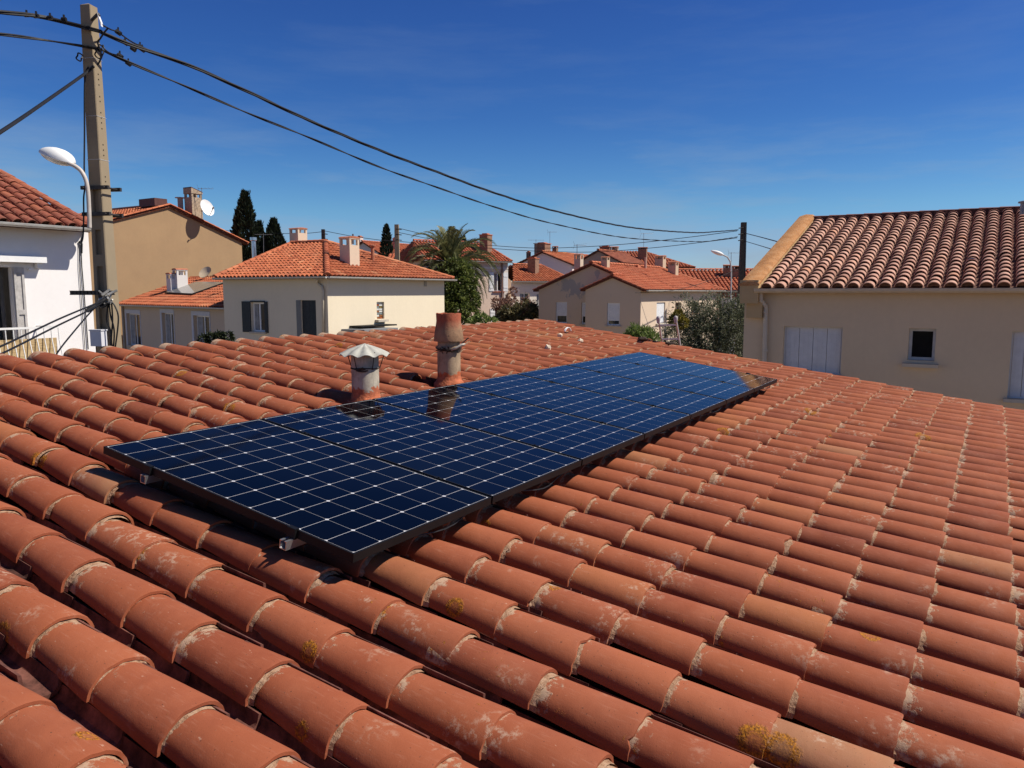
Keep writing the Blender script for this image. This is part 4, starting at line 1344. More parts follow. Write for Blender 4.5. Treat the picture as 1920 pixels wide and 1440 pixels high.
    b = Rl + (Rr - Rl) * .25 + IN * -0.3 + UX * .5; b = at(560, 459, Rl.y + .5)
    chimney(h, b, .62, .62, (459 - 429) / F * b.y, math.atan2(UX.x, UX.y), M_ST)
    b = hit(699, 491, K, nR); pipe_part(h, b, (491 - 463) / F * b.y, .085, simple('terracotta_pipe', (.36, .14, .08), .9, .3, 9))
    # grey flat annex against the sunny wall
    x0, za = wR.px(640, 617); x1, _ = wR.px(704, 617)
    mb = MB(); wbox(mb, wR, x0, x1, 0, za, 0.004, 1.3); mb.build('annex', simple('annex_grey', (.20, .205, .215), .85, .08, 3), h)
    x0, za2 = wR.px(655, 612); x1, _ = wR.px(722, 612)
    mb = MB(); wbox(mb, wR, x0, x1, za2 - .03, za2 + .03, 0.006, 0.7); mb.build('annex_roof', M_BLACK, h)
cream_house()

# ---------------------------------------------------------------- beige house close on the right
def right_house():
    e = VX.copy(); i_ = Vector((-e.y, e.x, 0))
    A = at(1419, 541, 16.4); B = lift(A + e * 8.5, A.z)
    sl = 0.333
    n = up_n(A, B, sl)
    R0, R1 = hit(1512, 416, A, n), hit(1922, 402, A, n)
    d = (R0 - A).dot(i_)
    T = Vector((0, 0, sl * d))
    off0 = (R0 - A).dot(e)
    h = thing('right_house', 'beige house close by on the right with white shutters and a pale tile roof', 'house', (A.x, A.y, 0))
    print('R house', d, off0, (R1 - A).dot(i_))
    C0, C1 = A + i_ * d + T, B + i_ * d + T
    mb = MB()
    A1 = A + e * 0.06
    tile_slope(mb, [A1, B, C1, C0 + e * .06], 0.277, 0.245, 9, amp=0.10, lift=0.03, thick=0.014)
    mb.build('roof', R_PALE, h, smooth=0.6)
    mb = MB()
    tile_slope(mb, [B + i_ * 2 * d, A + i_ * 2 * d, C0, C1], 0.28, 0.36, 5)
    mb.build('rear_roof', R_PALE, h)
    mb = MB(); ridge_tiles(mb, C0 + Vector((0, 0, .045)), C1 + Vector((0, 0, .045)), 0.105, 0.42, 8)
    mb.add([p + q for p in (C0 - i_ * .13, C1 - i_ * .13) for q in (Vector((0, 0, -.08)), Vector((0, 0, .12)))] + [p + q for p in (C0 + i_ * .13, C1 + i_ * .13) for q in (Vector((0, 0, -.08)), Vector((0, 0, .12)))], [(0, 1, 3, 2), (4, 6, 7, 5), (1, 5, 7, 3), (0, 2, 6, 4), (0, 4, 5, 1), (2, 3, 7, 6)], 0.0)
    mb.build('ridge', roof_far('purple_ridge_tiles', [(0, (.16, .065, .06)), (1, (.24, .10, .085))]), h)
    gutter(h, A - e * .02, B, 0.085, simple('beige_gutter', (0.56, 0.46, 0.34), 0.5, 0.08, 5))
    o_ = 0.20
    w0 = Wall(v2(A + i_ * o_ - e * 3), v2(B + i_ * o_), 0, A.z + .05)
    xl, _ = w0.px(1394.5, 620)
    Aw = w0.P(xl, 0); Bw = B + i_ * o_; Bw.z = 0
    w = Wall(v2(Aw), v2(Bw), 0, A.z + .05)
    bk = i_ * (2 * d - 2 * o_)
    wl = Wall(v2(Aw + bk), v2(Aw), 0, A.z + .05); wl.gable = [(d - o_, A.z + .05 + sl * (d - o_))]
    wr_ = Wall(v2(Bw), v2(Bw + bk), 0, A.z + .05); wr_.gable = [(d - o_, A.z + .05 + sl * (d - o_))]
    ws = [w, wl, wr_, Wall(v2(Bw + bk), v2(Aw + bk), 0, A.z + .05)]
    M_SH = simple('painted_shutter', (0.62, 0.615, 0.62), 0.55, 0.07, 7, 0.1, 50)
    def shutters(px0, py0, px1, py1, nl):
        r = w.rect(px0, py0, px1, py1)
        w.open.append(r)
        mb = MB(); a, b, c, d_ = r
        fw = .03
        for (x0, x1, z0, z1) in ((a, b, d_ - fw, d_), (a, a + fw, c, d_ - fw), (b - fw, b, c, d_ - fw), (a + fw, b - fw, c, c + fw)):
            wbox(mb, w, x0, x1, z0, z1, -.155, -.10)
        o = mb.build('window', M_SH, h)
        lw = (b - a - 2 * fw) / nl
        for k in range(nl):
            mb = MB(); x0 = a + fw + lw * k
            wbox(mb, w, x0 + .004, x0 + lw - .004, c + fw, d_ - fw, -.125, -.095)
            for q in range(1, 3):
                wbox(mb, w, x0 + lw * q / 3 - .004, x0 + lw * q / 3 + .002, c + fw + .06, d_ - fw - .06, -.096, -.092)
            for zz in (d_ - .16, c + .2):
                wbox(mb, w, x0 + lw * .12, x0 + lw * .88, zz - .012, zz + .012, -.094, -.088)
            mb.build('shutter', M_SH, o)
        mb = MB(); wbox(mb, w, a - .06, b + .06, c - .07, c - .003, -.1, .08); mb.build('sill', M_STONE, o)
    shutters(1468, 613, 1578, 701, 4)
    shutters(1893, 622, 1990, 750, 4)
    r = w.rect(1703, 616, 1754, 676)
    o = window(h, w, r, 'casement', frame=simple('old_white_frame', (.55, .54, .52), .6, .1, 8), depth=0.17, sashes=1, sill=False, curtain=False, pane=M_DARKGAP)  # matte dark sheet as pane paints the unlit room behind the open window
    x0, zz = w.px(1692, 684); x1, _ = w.px(1760, 684)
    mb = MB(); wbox(mb, w, x0, x1, zz - .03, zz + .04, -.02, .14); mb.build('sill', stucco('sill_render', (.58, .48, .36), .05), o)
    # downpipe
    mb = MB(); q = [w.P(*w.px(px, py), oo) for px, py, oo in ((1430, 549, .16), (1430, 563, .16), (1437, 574, .07), (1437, 582, .07), (1433, 760, .07))]
    mb.tube(q, 0.05, 10)
    for py in (583, 655): mb.tube([w.P(*w.px(1436.5, py), .07), w.P(*w.px(1436.5, py + 4), .07)], 0.058, 10)
    mb.build('downpipe', simple('pale_beige_pipe', (.60, .50, .38), .45, .06, 5), h, smooth=0.6)
    # gable parapet: sloping mortar-capped band with stepped corbels at its foot
    s0, s1 = Aw.x, 0
    pe0 = (w.P(0, 0) - A).dot(e) - 0.02; pe1 = 0.055          # along-e extents
    def pp(a, t, dz): return A + e * a + i_ * t + Vector((0, 0, sl * t + dz))
    f0 = -0.10
    mb = MB()
    mb.hexa([pp(pe0, f0, -.28), pp(pe1, f0, -.28), pp(pe1, d, -.28), pp(pe0, d, -.28), pp(pe0, f0, .135), pp(pe1, f0, .135), pp(pe1, d, .135), pp(pe0, d, .135)])
    mb.hexa([pp(pe0, 2 * d - f0, -.28 - sl * 2 * (d - f0)), pp(pe0, d + .003, -.28), pp(pe1, d + .003, -.28), pp(pe1, 2 * d - f0, -.28 - sl * 2 * (d - f0)),
             pp(pe0, 2 * d - f0, .135 - sl * 2 * (d - f0)), pp(pe0, d + .003, .135), pp(pe1, d + .003, .135), pp(pe1, 2 * d - f0, .135 - sl * 2 * (d - f0))])
    M_OC = stucco('ochre_render', (.52, .37, .20), .06, stain_col=(.40, .27, .14))
    pa = mb.build('gable_parapet', M_OC, h)
    m, t, b = nodes('lichened_mortar', .95, .1); g = G(t)
    c = g.ramp(g.noise(3.5, 6, .65), [(.3, (.30, .135, .055)), (.5, (.44, .21, .085)), (.72, (.50, .30, .16))])
    c = g.mix(g.rng(g.noise(30, 5, .7), .52, .72, 0, .55), c, (.56, .44, .30))
    g.link(c, b.inputs['Base Color']); g.link(g.bump(g.noise(22, 6, .7), .8, .02), b.inputs['Normal'])
    mb = MB(); N_ = 26; vs = []; fs = []
    for k in range(N_ + 1):
        tt = f0 - .02 + (d + .05 - f0) * k / N_
        for (a, dz) in ((pe0 - .03, .10), (pe0 - .02, .145), ((pe0 * .6 + pe1 * .4), .20), (pe1 - .05, .185), (pe1 + .02, .14), (pe1 + .02, .10)):
            nz = .015 * mnoise.noise(Vector((a * 6, tt * 2.5, 3)))
            vs.append(pp(a + nz * .5, tt, dz + nz))
    for k in range(N_):
        for q in range(5): fs.append((k * 6 + q, k * 6 + q + 1, (k + 1) * 6 + q + 1, (k + 1) * 6 + q))
    fs += [tuple(range(5, -1, -1)), tuple(N_ * 6 + q for q in range(6))]
    mb.add(vs, fs); mb.build('mortar_cap', m, pa, smooth=0.8)
    mb = MB()
    zt = A.z + .06
    def blk(a0, a1, t0, t1, z0, z1): mb.hexa([lift(A + e * a0 + i_ * t0, z0), lift(A + e * a1 + i_ * t0, z0), lift(A + e * a1 + i_ * t1, z0), lift(A + e * a0 + i_ * t1, z0), lift(A + e * a0 + i_ * t0, z1), lift(A + e * a1 + i_ * t0, z1), lift(A + e * a1 + i_ * t1, z1), lift(A + e * a0 + i_ * t1, z1)])
    z1_, z2_, z3_ = at(1405, 528, 16.5).z, at(1405, 561, 16.5).z, at(1405, 596, 16.5).z
    blk(pe0 - .012, pe1 + .003, f0 - .003, .5, z2_, z1_ + .03)
    blk(pe0 + .11, pe1 + .06, 0.02, .4, z3_, z2_ - .003)
    mb.build('corbel', M_OC, pa)
    finish(h, ws, stucco('beige_wall', (.68, .525, .355), .06, streak=.22))
    mb = MB(); b = at(1917, 402, 15.5); mb.tube([b, b + Vector((0, 0, .25))], .05, 8)
    mb.lathe([(.0, .27), (.09, .25), (.09, .22), (.05, .22)], b, 8); mb.build('vent_pipe', M_IRON, h)
right_house()

# ---------------------------------------------------------------- houses beyond, in the middle
def gable_house(name, label, K, width, apexh, length, wallm, roofm, z=None, back=None, pitch=.24, overhang=.25, seg=4):
    """gable end faces camera-left; K = right eave corner of that gable; ridge runs along UX"""
    zz = K.z if z is None else z
    h = thing(name, label, 'house', (K.x, K.y, 0))
    A = K + IN * width
    w = Wall(v2(A), v2(K), 0, zz); w.gable = [(width / 2, zz + apexh)]
    b = UX * length
    ws = [w, Wall(v2(K), v2(K + b), 0, zz), Wall(v2(K + b), v2(A + b), 0, zz), Wall(v2(A + b), v2(A), 0, zz)]
    ws[2].gable = [(width / 2, zz + apexh)]
    f = -UX * overhang
    sl = apexh / (width / 2)
    Ke = lift(K - IN * overhang, zz - sl * overhang + .06) + f; Ae = lift(A + IN * overhang, zz - sl * overhang + .06) + f
    ap = lift(K + IN * width / 2, zz + apexh + .06) + f
    b2 = UX * (length + 2 * overhang)
    mb = MB()
    tile_slope(mb, [Ke, Ke + b2, ap + b2, ap], pitch, .36, seg)
    tile_slope(mb, [Ae + b2, Ae, ap, ap + b2], pitch, .36, seg)
    ridge_tiles(mb, ap + Vector((0, 0, .04)), ap + b2 + Vector((0, 0, .04)), .13, .4, tint0=.8)
    mb.build('roof', roofm, h)
    return h, ws, Ke, ap, b2

def patched_house():
    K = at(1202, 542, 42.0)
    Kp = K + UX * 1.2
    wd = 7.1
    h = thing('patched_house', 'beige house with faded patches on its gable and white roller shutters', 'house', (K.x, K.y, 0))
    z = K.z
    sl = .395
    def q(base, t, dz=0): return lift(base + IN * t, z + dz)
    L = (at(1327, 543, 54) - K).length
    wing_w = 3.35
    wG = Wall(v2(q(Kp, wd)), v2(Kp), 0, z); wG.gable = [(wd / 2, z + sl * wd / 2)]
    wW = Wall(v2(q(K, wing_w)), v2(K), 0, z); wW.gable = [(wing_w / 2, z + sl * wing_w / 2)]
    wR = Wall(v2(K), v2(K + UX * L), 0, z)
    wWl = Wall(v2(q(Kp, wing_w)), v2(q(K, wing_w)), 0, z)
    ws = [wG, wW, wR, wWl, Wall(v2(K + UX * L), v2(K + UX * L + IN * wd), 0, z), Wall(v2(K + UX * L + IN * wd), v2(q(Kp, wd)), 0, z)]
    m, t, b = nodes('faded_beige_render', .92, .15); g = G(t)
    pk = K
    # flaked patches: two clusters of grey underneath
    co = g.coord()
    tot = None
    for (px, py, r, Y) in ((1062, 536, .85, 45.5), (1080, 545, .9, 45.2), (1072, 530, .6, 45.3), (1118, 512, .45, 44.6), (1093, 536, .25, 45)):
        p = hit(px, py, wG.A, wG.n) - Vector(h.location)
        vd = g.n('ShaderNodeVectorMath', operation='DISTANCE'); g.link(co, vd.inputs[0]); vd.inputs[1].default_value = p
        f = g.rng(vd.outputs['Value'], r * .9, r * .2)
        tot = f if tot is None else g.math('MAXIMUM', tot, f)
    k = g.rng(g.math('ADD', g.math('MULTIPLY', tot, .30), g.noise(3.0, 6, .7, g.mapv((1, 1, .55)))), .66, .70)
    c = g.mix(g.rng(g.noise(.6, 4), .4, .7, 0, .4), (.62, .49, .37), (.55, .43, .325))
    c = g.mix(g.math('MULTIPLY', k, .8), c, (.36, .335, .32))
    g.link(c, b.inputs['Base Color'])
    for (px0, py0, px1, py1, wl_, pt) in ((1042, 566, 1063, 606, wG, .66), (1090, 567, 1100, 607, wG, .66), (1138, 568, 1162, 610, wW, .80), (1231, 567, 1247, 606, wR, .97)):
        r = wl_.rect(px0, py0, px1, py1)
        if wl_ is wG and px0 == 1090: r = (r[0], r[0] + (r[1] - r[0]) * 1.5, r[2], r[3])
        window(h, wl_, r, 'roller', part=pt, depth=.14)
    for (px0, py0, px1, py1) in ((1266, 567, 1277, 592), (1296, 566, 1310, 590)):
        window(h, wR, wR.rect(px0, py0, px1, py1), 'casement', frame=simple('brown_frame', (.25, .14, .08), .6, .2, 9), depth=.2)
    finish(h, ws, m)
    o_ = .30
    dz = -sl * o_ + .07
    D = K + UX * (L + .35)
    E0, E1 = lift(K - IN * o_, z + dz), lift(D - IN * o_, z + dz)
    n = up_n(E0, E1, sl)
    ap = q(Kp, wd / 2, sl * wd / 2 + .07)
    Re = hit(1223, 498, E0, n); Re = lift(Re, ap.z) if abs(Re.z - ap.z) < .3 else Re
    tt = (Re - ap).dot(UX); Re = ap + UX * tt
    E0k = E0 + UX * 1.0
    apf = ap - UX * .2
    mb = MB()
    tile_slope(mb, [E0k, E1, Re, apf], .26, .30, 5)
    wa = q(K, wing_w / 2, sl * wing_w / 2 + .07) - UX * .2
    tile_slope(mb, [E0 - UX * .2, E0 + UX * 1.04, wa + UX * 1.24, wa], .26, .30, 5)
    Al = q(K, wing_w + .25, -sl * .25 + .07) - UX * .2
    tile_slope(mb, [Al + UX * 1.3, Al, wa, wa + UX * 1.3], .26, .30, 4)
    Gl = q(Kp, wd + .3, dz) - UX * .2
    tile_slope(mb, [Gl + UX * (L - .8), Gl, apf, Re], .26, .34, 4)
    tile_slope(mb, [E1, Gl + UX * (L - .8), Re], .26, .34, 4)
    up = Vector((0, 0, .05))
    ridge_tiles(mb, apf + up, Re + up, .13, .4, tint0=.95); ridge_tiles(mb, E1 + up, Re + up, .11, .4, tint0=.95)
    ridge_tiles(mb, wa + up, wa + UX * 1.3 + up, .12, .4); 
    mb.build('roof', R_BRICK, h)
    gutter(h, E0, E1, .075, M_GUTTER)
    mb = MB(); p = wR.P(L - .15, z - .15, .08); mb.tube([p + Vector((0, 0, .1)) - IN * .15, p - Vector((0, 0, .25)), p - Vector((0, 0, 5.5))], .07, 8); mb.build('downpipe', simple('rust_beige_pipe', (.40, .27, .20), .6, .1, 5), h)
    ST = stucco('sand_stack', (.55, .42, .30), .08)
    for (px, py, top, s, st) in ((1135, 502, 482, .38, 'slots'), (1238, 502, 480, .60, 'slots'), (1262, 515, 491, .55, 'slots')):
        b_ = hit(px, py, E0, n); chimney(h, b_, s, s, (py - top) / F * b_.y, math.atan2(UX.x, UX.y), ST)
    b_ = hit(1210, 505, E0, n); pipe_part(h, b_, (505 - 483) / F * b_.y, .09, simple('pinkish_pipe', (.50, .33, .25), .8, .1, 5), hat=False)
    b_ = hit(1194, 502, E0, n); mb = MB(); mb.box(b_ + Vector((0, 0, .08)), .45, .35, .16, UX, IN); mb.build('roof_vent', M_CAPCLAY, h)
    b_ = at(1085, 509, 47.5); chimney(h, b_, .42, .42, (509 - 477) / F * 47.5, math.atan2(UX.x, UX.y), stucco('pale_stack', (.58, .49, .38), .08))
patched_house()

def pink_gable():
    K = at(1073, 496, 74.0)
    w0 = Wall(v2(K + IN * 14), v2(K), 0, 5)
    x, za = w0.px(1018, 473.5); t = 14 - x
    h, ws, Ke, ap, b2 = gable_house('pale_gable_house', 'pale pinkish house with a gable and three chimneys, behind the patched beige house', K, 2 * t, za - K.z, 13, None, R_ORANGE)
    finish(h, ws, stucco('pale_pink_render', (.76, .64, .62), .03))
    b = at(1017, 475, 77); chimney(h, b, 1.15, 1.2, (475 - 458) / F * b.y, math.atan2(UX.x, UX.y), M_BRICK, style='plain')
    b = at(1041, 474, 79); chimney(h, b, .45, .45, (474 - 462) / F * b.y, 0.5, M_BRICK)
    b = at(991, 488, 77.5); chimney(h, b, .34, .34, (488 - 474) / F * b.y, 0.5, M_BRICK, style='plain')
pink_gable()

def small_cream_house():
    e = Vector((.87, .493, 0)).normalized(); i_ = Vector((-e.y, e.x, 0))
    A = at(963, 527.5, 62.0); B = lift(A + e * 6.0, A.z)
    n = up_n(A, B, .42)
    T0, T1 = hit(962, 498, A, n), hit(1014, 497, A, n)
    h = thing('small_cream_house', 'small cream house with a brick chimney on its orange roof, beside the patched house', 'house', (A.x, A.y, 0))
    T0.z = T1.z = (T0.z + T1.z) / 2
    d = (T0 - A).dot(i_)
    mb = MB(); tile_slope(mb, [A, B, T1, T0], .26, .36, 5); tile_slope(mb, [B + i_ * 2 * d, A + i_ * 2 * d, T0, T1], .26, .4, 4); tile_slope(mb, [B, B + i_ * 2 * d, T1], .26, .4, 4)
    ridge_tiles(mb, B + Vector((0, 0, .05)), T1 + Vector((0, 0, .05)), .11, .4); ridge_tiles(mb, T0 + Vector((0, 0, .05)), T1 + Vector((0, 0, .05)), .12, .4)
    mb.build('roof', R_ORANGE, h); gutter(h, A, B, .07)
    Aw, Bw = A + i_ * .4, B + i_ * .4 - e * .4
    w = Wall(v2(Aw), v2(Bw), 0, A.z + .05)
    bk = i_ * (2 * d - .8)
    ws = [w, Wall(v2(Bw), v2(Bw + bk), 0, A.z + .05), Wall(v2(Bw + bk), v2(Aw + bk), 0, A.z + .05), Wall(v2(Aw + bk), v2(Aw), 0, A.z + .05)]
    ws[3].gable = [(ws[3].L / 2, T0.z)]
    window(h, w, w.rect(975, 549, 993, 575), 'casement', depth=.18); window(h, w, w.rect(1006, 550, 1018, 582), 'casement', depth=.18)
    finish(h, ws, stucco('soft_cream_render', (.74, .67, .57), .02))  # one even cream colour on all walls
    b = hit(1000, 511, A, n); chimney(h, b, .72, .72, (511 - 486) / F * b.y, .5, M_BRICK, style='plain', sink=.5)
small_cream_house()

def shutter_house():
    e = Vector((.87, .493, 0)).normalized(); i_ = Vector((-e.y, e.x, 0))
    A0 = at(893, 489.5, 58.0)
    A = lift(A0 - e * 4.2, A0.z); B = lift(A0 + e * 3.05, A0.z)
    n = up_n(A, B, .42)
    T0, T1 = hit(822, 452, A, n), hit(903, 459, A, n)
    zt = (T0.z + T1.z) / 2; d = (T1 - A).dot(i_)
    T0 = lift(A + e * .6 + i_ * d, zt); T1 = lift(T1, zt)
    h = thing('shutter_house', 'pinkish two storey house with white shutters, right behind the palm tree', 'house', (A.x, A.y, 0))
    mb = MB(); tile_slope(mb, [A, B, T1, T0], .26, .36, 5); tile_slope(mb, [B, B + i_ * 2 * d, T1], .26, .4, 4); tile_slope(mb, [B + i_ * 2 * d, A + i_ * 2 * d, T0, T1], .26, .4, 4); tile_slope(mb, [A + i_ * 2 * d, A, T0], .26, .4, 4)
    up = Vector((0, 0, .05)); ridge_tiles(mb, B + up, T1 + up, .11, .4); ridge_tiles(mb, T0 + up, T1 + up, .12, .4)
    mb.build('roof', R_BRICK, h); gutter(h, A, B, .075)
    Aw, Bw = A + i_ * .35 + e * .3, B + i_ * .35 - e * .15
    w = Wall(v2(Aw), v2(Bw), 0, A.z + .05); bk = i_ * (2 * d - .7)
    ws = [w, Wall(v2(Bw), v2(Bw + bk), 0, A.z + .05), Wall(v2(Bw + bk), v2(Aw + bk), 0, A.z + .05), Wall(v2(Aw + bk), v2(Aw), 0, A.z + .05)]
    RS = simple('red_sill', (.34, .10, .06), .8, .2, 8)
    window(h, w, w.rect(926, 511, 943, 546), 'casement', depth=.25, shutters=M_WHITE, sillm=RS)
    window(h, w, w.rect(928, 578, 945, 614), 'casement', depth=.25, shutters=M_WHITE, sillm=RS)
    mb = MB(); wbox(mb, w, 0, w.L, A.z - .55, A.z - .42, .003, .05); wbox(mb, w, w.L - .35, w.L, 0, A.z - .56, .003, .03); mb.build('cornice', stucco('pale_trim', (.74, .66, .58), .02), h)
    mb = MB(); p = w.P(w.L - .55, A.z - .1, .08); mb.tube([p, p - Vector((0, 0, 6))], .06, 8); mb.build('downpipe', simple('brown_pipe', (.20, .12, .09), .6, .1, 5), h)
    finish(h, ws, stucco('pink_render', (.70, .54, .43), .04))
    b = at(911, 467, 60.5); chimney(h, b, .72, .72, (467 - 442) / F * b.y, .5, M_BRICK, style='plain')
shutter_house()

def far_roofs():
    # roof with a row of chimneys beyond the patched house
    A = at(1140, 501, 76.0); B = at(1304, 501, 76.0); n = up_n(A, B, .30)
    T0, T1 = hit(1156, 471, A, n), hit(1208, 472, A, n); T0.z = T1.z = (T0.z + T1.z) / 2
    i_ = Vector((0, 1, 0)); d = T0.y - A.y
    h = thing('far_hip_house', 'far house with a long red hip roof above the patched beige house', 'house', (A.x, A.y, 0))
    mb = MB(); tile_slope(mb, [A, B, T1, T0], .30, .42, 4); tile_slope(mb, [lift(B + i_ * 2 * d, A.z), lift(A + i_ * 2 * d, A.z), T0, T1], .30, .42, 3)
    tile_slope(mb, [B, lift(B + i_ * 2 * d, A.z), T1], .30, .42, 3); tile_slope(mb, [lift(A + i_ * 2 * d, A.z), A, T0], .30, .42, 3)
    mb.build('roof', R_BRICK, h)
    a_, b_ = A + Vector((.4, .4, 0)), B + Vector((-.4, .4, 0)); bk = i_ * (2 * d - .8); zt = A.z + .05
    finish(h, [Wall(v2(a_), v2(b_), 0, zt), Wall(v2(b_), v2(b_ + bk), 0, zt), Wall(v2(b_ + bk), v2(a_ + bk), 0, zt), Wall(v2(a_ + bk), v2(a_), 0, zt)], stucco('far_cream', (.66, .56, .44), .03))
    for (px, py, top, s, st) in ((1153, 480, 463, .62, 'slots'), (1205, 475, 464, .85, 'slots'), (1135, 480, 464, 1.0, 'plain')):
        q = at(px, py, 79); chimney(h, q, s, s, (py - top) / F * 79, .3, M_BRICK if px != 1153 else stucco('sand_far', (.55, .42, .30), .08), style=st)
    # darker gable in front of it, to the left
    K = at(1166, 492, 73.0); w0 = Wall(v2(K + IN * 14), v2(K), 0, 5); x, za = w0.px(1123, 470.5); t = 14 - x
    h, ws, Ke, ap, b2 = gable_house('dim_gable_house', 'far house with a dim brown gable, left of the long red hip roof', K, 2 * t, za - K.z, 6, None, R_DARK)
    finish(h, ws, stucco('dim_render', (.34, .27, .23), .05))
    # roof with dentil cornice beside the right pole
    A = at(1318, 545, 58.0); B = at(1452, 545, 58.0); n = up_n(A, B, .40); T0, T1 = hit(1262, 506, A, n), hit(1360, 508, A, n)
    A = at(1268, 545, 58.0); zt = (T0.z + T1.z) / 2; T0.z = T1.z = zt; d = T0.y - A.y
    T1 = at(1440, 507, T0.y); T1.z = zt
    h = thing('dentil_house', 'white walled house with a red dentil cornice, left of the right hand pole', 'house', (A.x, A.y, 0))
    mb = MB(); tile_slope(mb, [A, B, T1, T0], .30, .40, 4); tile_slope(mb, [lift(B + i_ * 2 * d, A.z), lift(A + i_ * 2 * d, A.z), T0, T1], .30, .42, 3)
    ridge_tiles(mb, T0 + Vector((0, 0, .05)), T1 + Vector((0, 0, .05)), .14, .42, tint0=.95)
    mb.build('roof', R_BRICK, h); gutter(h, A, B, .08)
    a_, b_ = A + Vector((.3, .4, 0)), B + Vector((-.3, .4, 0)); bk = i_ * (2 * d - .8); z1 = A.z + .05
    w = Wall(v2(a_), v2(b_), 0, z1)
    ws = [w, Wall(v2(b_), v2(b_ + bk), 0, z1), Wall(v2(b_ + bk), v2(a_ + bk), 0, z1), Wall(v2(a_ + bk), v2(a_), 0, z1)]
    for k in (1, 3): ws[k].gable = [(ws[k].L / 2, zt - .05)]
    mb = MB(); nn = int(w.L / .22)
    for k in range(nn): wbox(mb, w, k * .22, k * .22 + .12, z1 - .48, z1 - .22, .003, .16)
    wbox(mb, w, 0, w.L, z1 - .56, z1 - .485, .003, .18)
    mb.build('dentil_cornice', simple('red_dentils', (.30, .085, .06), .85, .2, 6), h)
    window(h, w, w.rect(1335, 562, 1354, 590), 'casement', depth=.15)
    finish(h, ws, stucco('white_far', (.74, .73, .72), .02))
    for (px, py, top, s) in ((1362, 517, 497, .62), (1382, 517, 499, 1.0)):
        q = at(px, py, 61); chimney(h, q, s, s * .8, (py - top) / F * 61, 0.2, M_BRICK)
    # far left-middle roofs behind the cream house
    K = at(723, 481, 82.0); w0 = Wall(v2(K + IN * 16), v2(K), 0, 5); x, za = w0.px(681, 454); t = 16 - x
    h, ws, Ke, ap, b2 = gable_house('far_white_gable_house', 'far house with a white gable and red roof, left of the slender cypress', K, 2 * t, za - K.z, 12, None, R_BRICK)
    finish(h, ws, stucco('far_white_render', (.70, .64, .60), .02))
    q = at(675, 458, 85); chimney(h, q, .5, .5, (458 - 445) / F * 85, .5, stucco('stack_white', (.7, .6, .55), .05), style='plain')
    q = at(741, 463, 86); chimney(h, q, .4, .4, (463 - 448) / F * 86, .5, stucco('stack_red', (.5, .25, .2), .05), style='plain')
    q = at(662, 449, 84); pipe_part(h, q, 10 / F * 84, .1, M_IRON, hat=False)
    A = at(716, 489, 64.0); B = at(800, 486, 64.0); B.z = A.z; n = up_n(A, B, .36); T0, T1 = hit(742, 470, A, n), hit(800, 469, A, n); T0.z = T1.z
    h = thing('far_low_house', 'far house showing a strip of orange roof between the concrete pole and the palm', 'house', (A.x, A.y, 0))
    mb = MB(); tile_slope(mb, [A, B, T1, T0], .30, .40, 4); d = T0.y - A.y; tile_slope(mb, [lift(B + i_ * 2 * d, A.z), lift(A + i_ * 2 * d, A.z), T0, T1], .30, .42, 3); mb.build('roof', R_BRICK, h)
    a_, b_ = A + Vector((.3, .4, 0)), B + Vector((-.3, .4, 0)); bk = i_ * (2 * d - .8); z1 = A.z
    finish(h, [Wall(v2(a_), v2(b_), 0, z1), Wall(v2(b_), v2(b_ + bk), 0, z1), Wall(v2(b_ + bk), v2(a_ + bk), 0, z1), Wall(v2(a_ + bk), v2(a_), 0, z1)], stucco('grey_far', (.30, .29, .27), .05))
    q = at(762, 482, 63); m = MB(); m.box(q + Vector((0, 0, .22)), .5, .35, .46); m.box(q + Vector((-.06, -.18, .24)), .26, .02, .30, mi=1); m.box(q + Vector((0, 0, -.1)), .4, .3, .2, mi=1)
    tag(m.build('air_conditioner', [M_WHITE, M_DARKGAP]), 'white boxy air conditioner on the far low roof beside the concrete pole', 'air conditioner')
far_roofs()
antenna(1005, 449, 478, 76, 'wide flat antenna left of the double chimney of the pale gable house', 7, 1.6, 0.1, 'bar')
antenna(1031, 434, 472, 77.5, 'tall thin antenna above the double chimney of the pale gable house', 5, 0.9, 0.0)
antenna(1082, 458, 480, 48, 'small spiky antenna on the pale slim chimney of the patched house', 6, .8, .2)
antenna(1207, 437, 466, 79, 'very tall antenna with two bars on the far hip roof', 6, 1.4, 0.25)
antenna(1371, 473, 500, 60, 'ladder-like antenna beside the white street lamp', 5, .9, .1)
antenna(494, 438, 470, 54, 'wide rung antenna in front of the small cypress behind the cream house', 7, 1.2, .05, 'bar')
m_ = MB(); q_ = at(477, 492, 40); t_ = at(475, 449, 40); m_.tube([q_, t_], .11, 10)
m_.lathe([(.0, .12), (.17, .10), (.17, -.05), (.12, -.08)], t_, 10)
tag(m_.build('steel_flue', simple('shiny_steel', (.55, .56, .57), .25, .1, 9, metal=.9), smooth=0.6), 'shiny steel flue rising behind the cream house, in front of the cypress', 'flue')
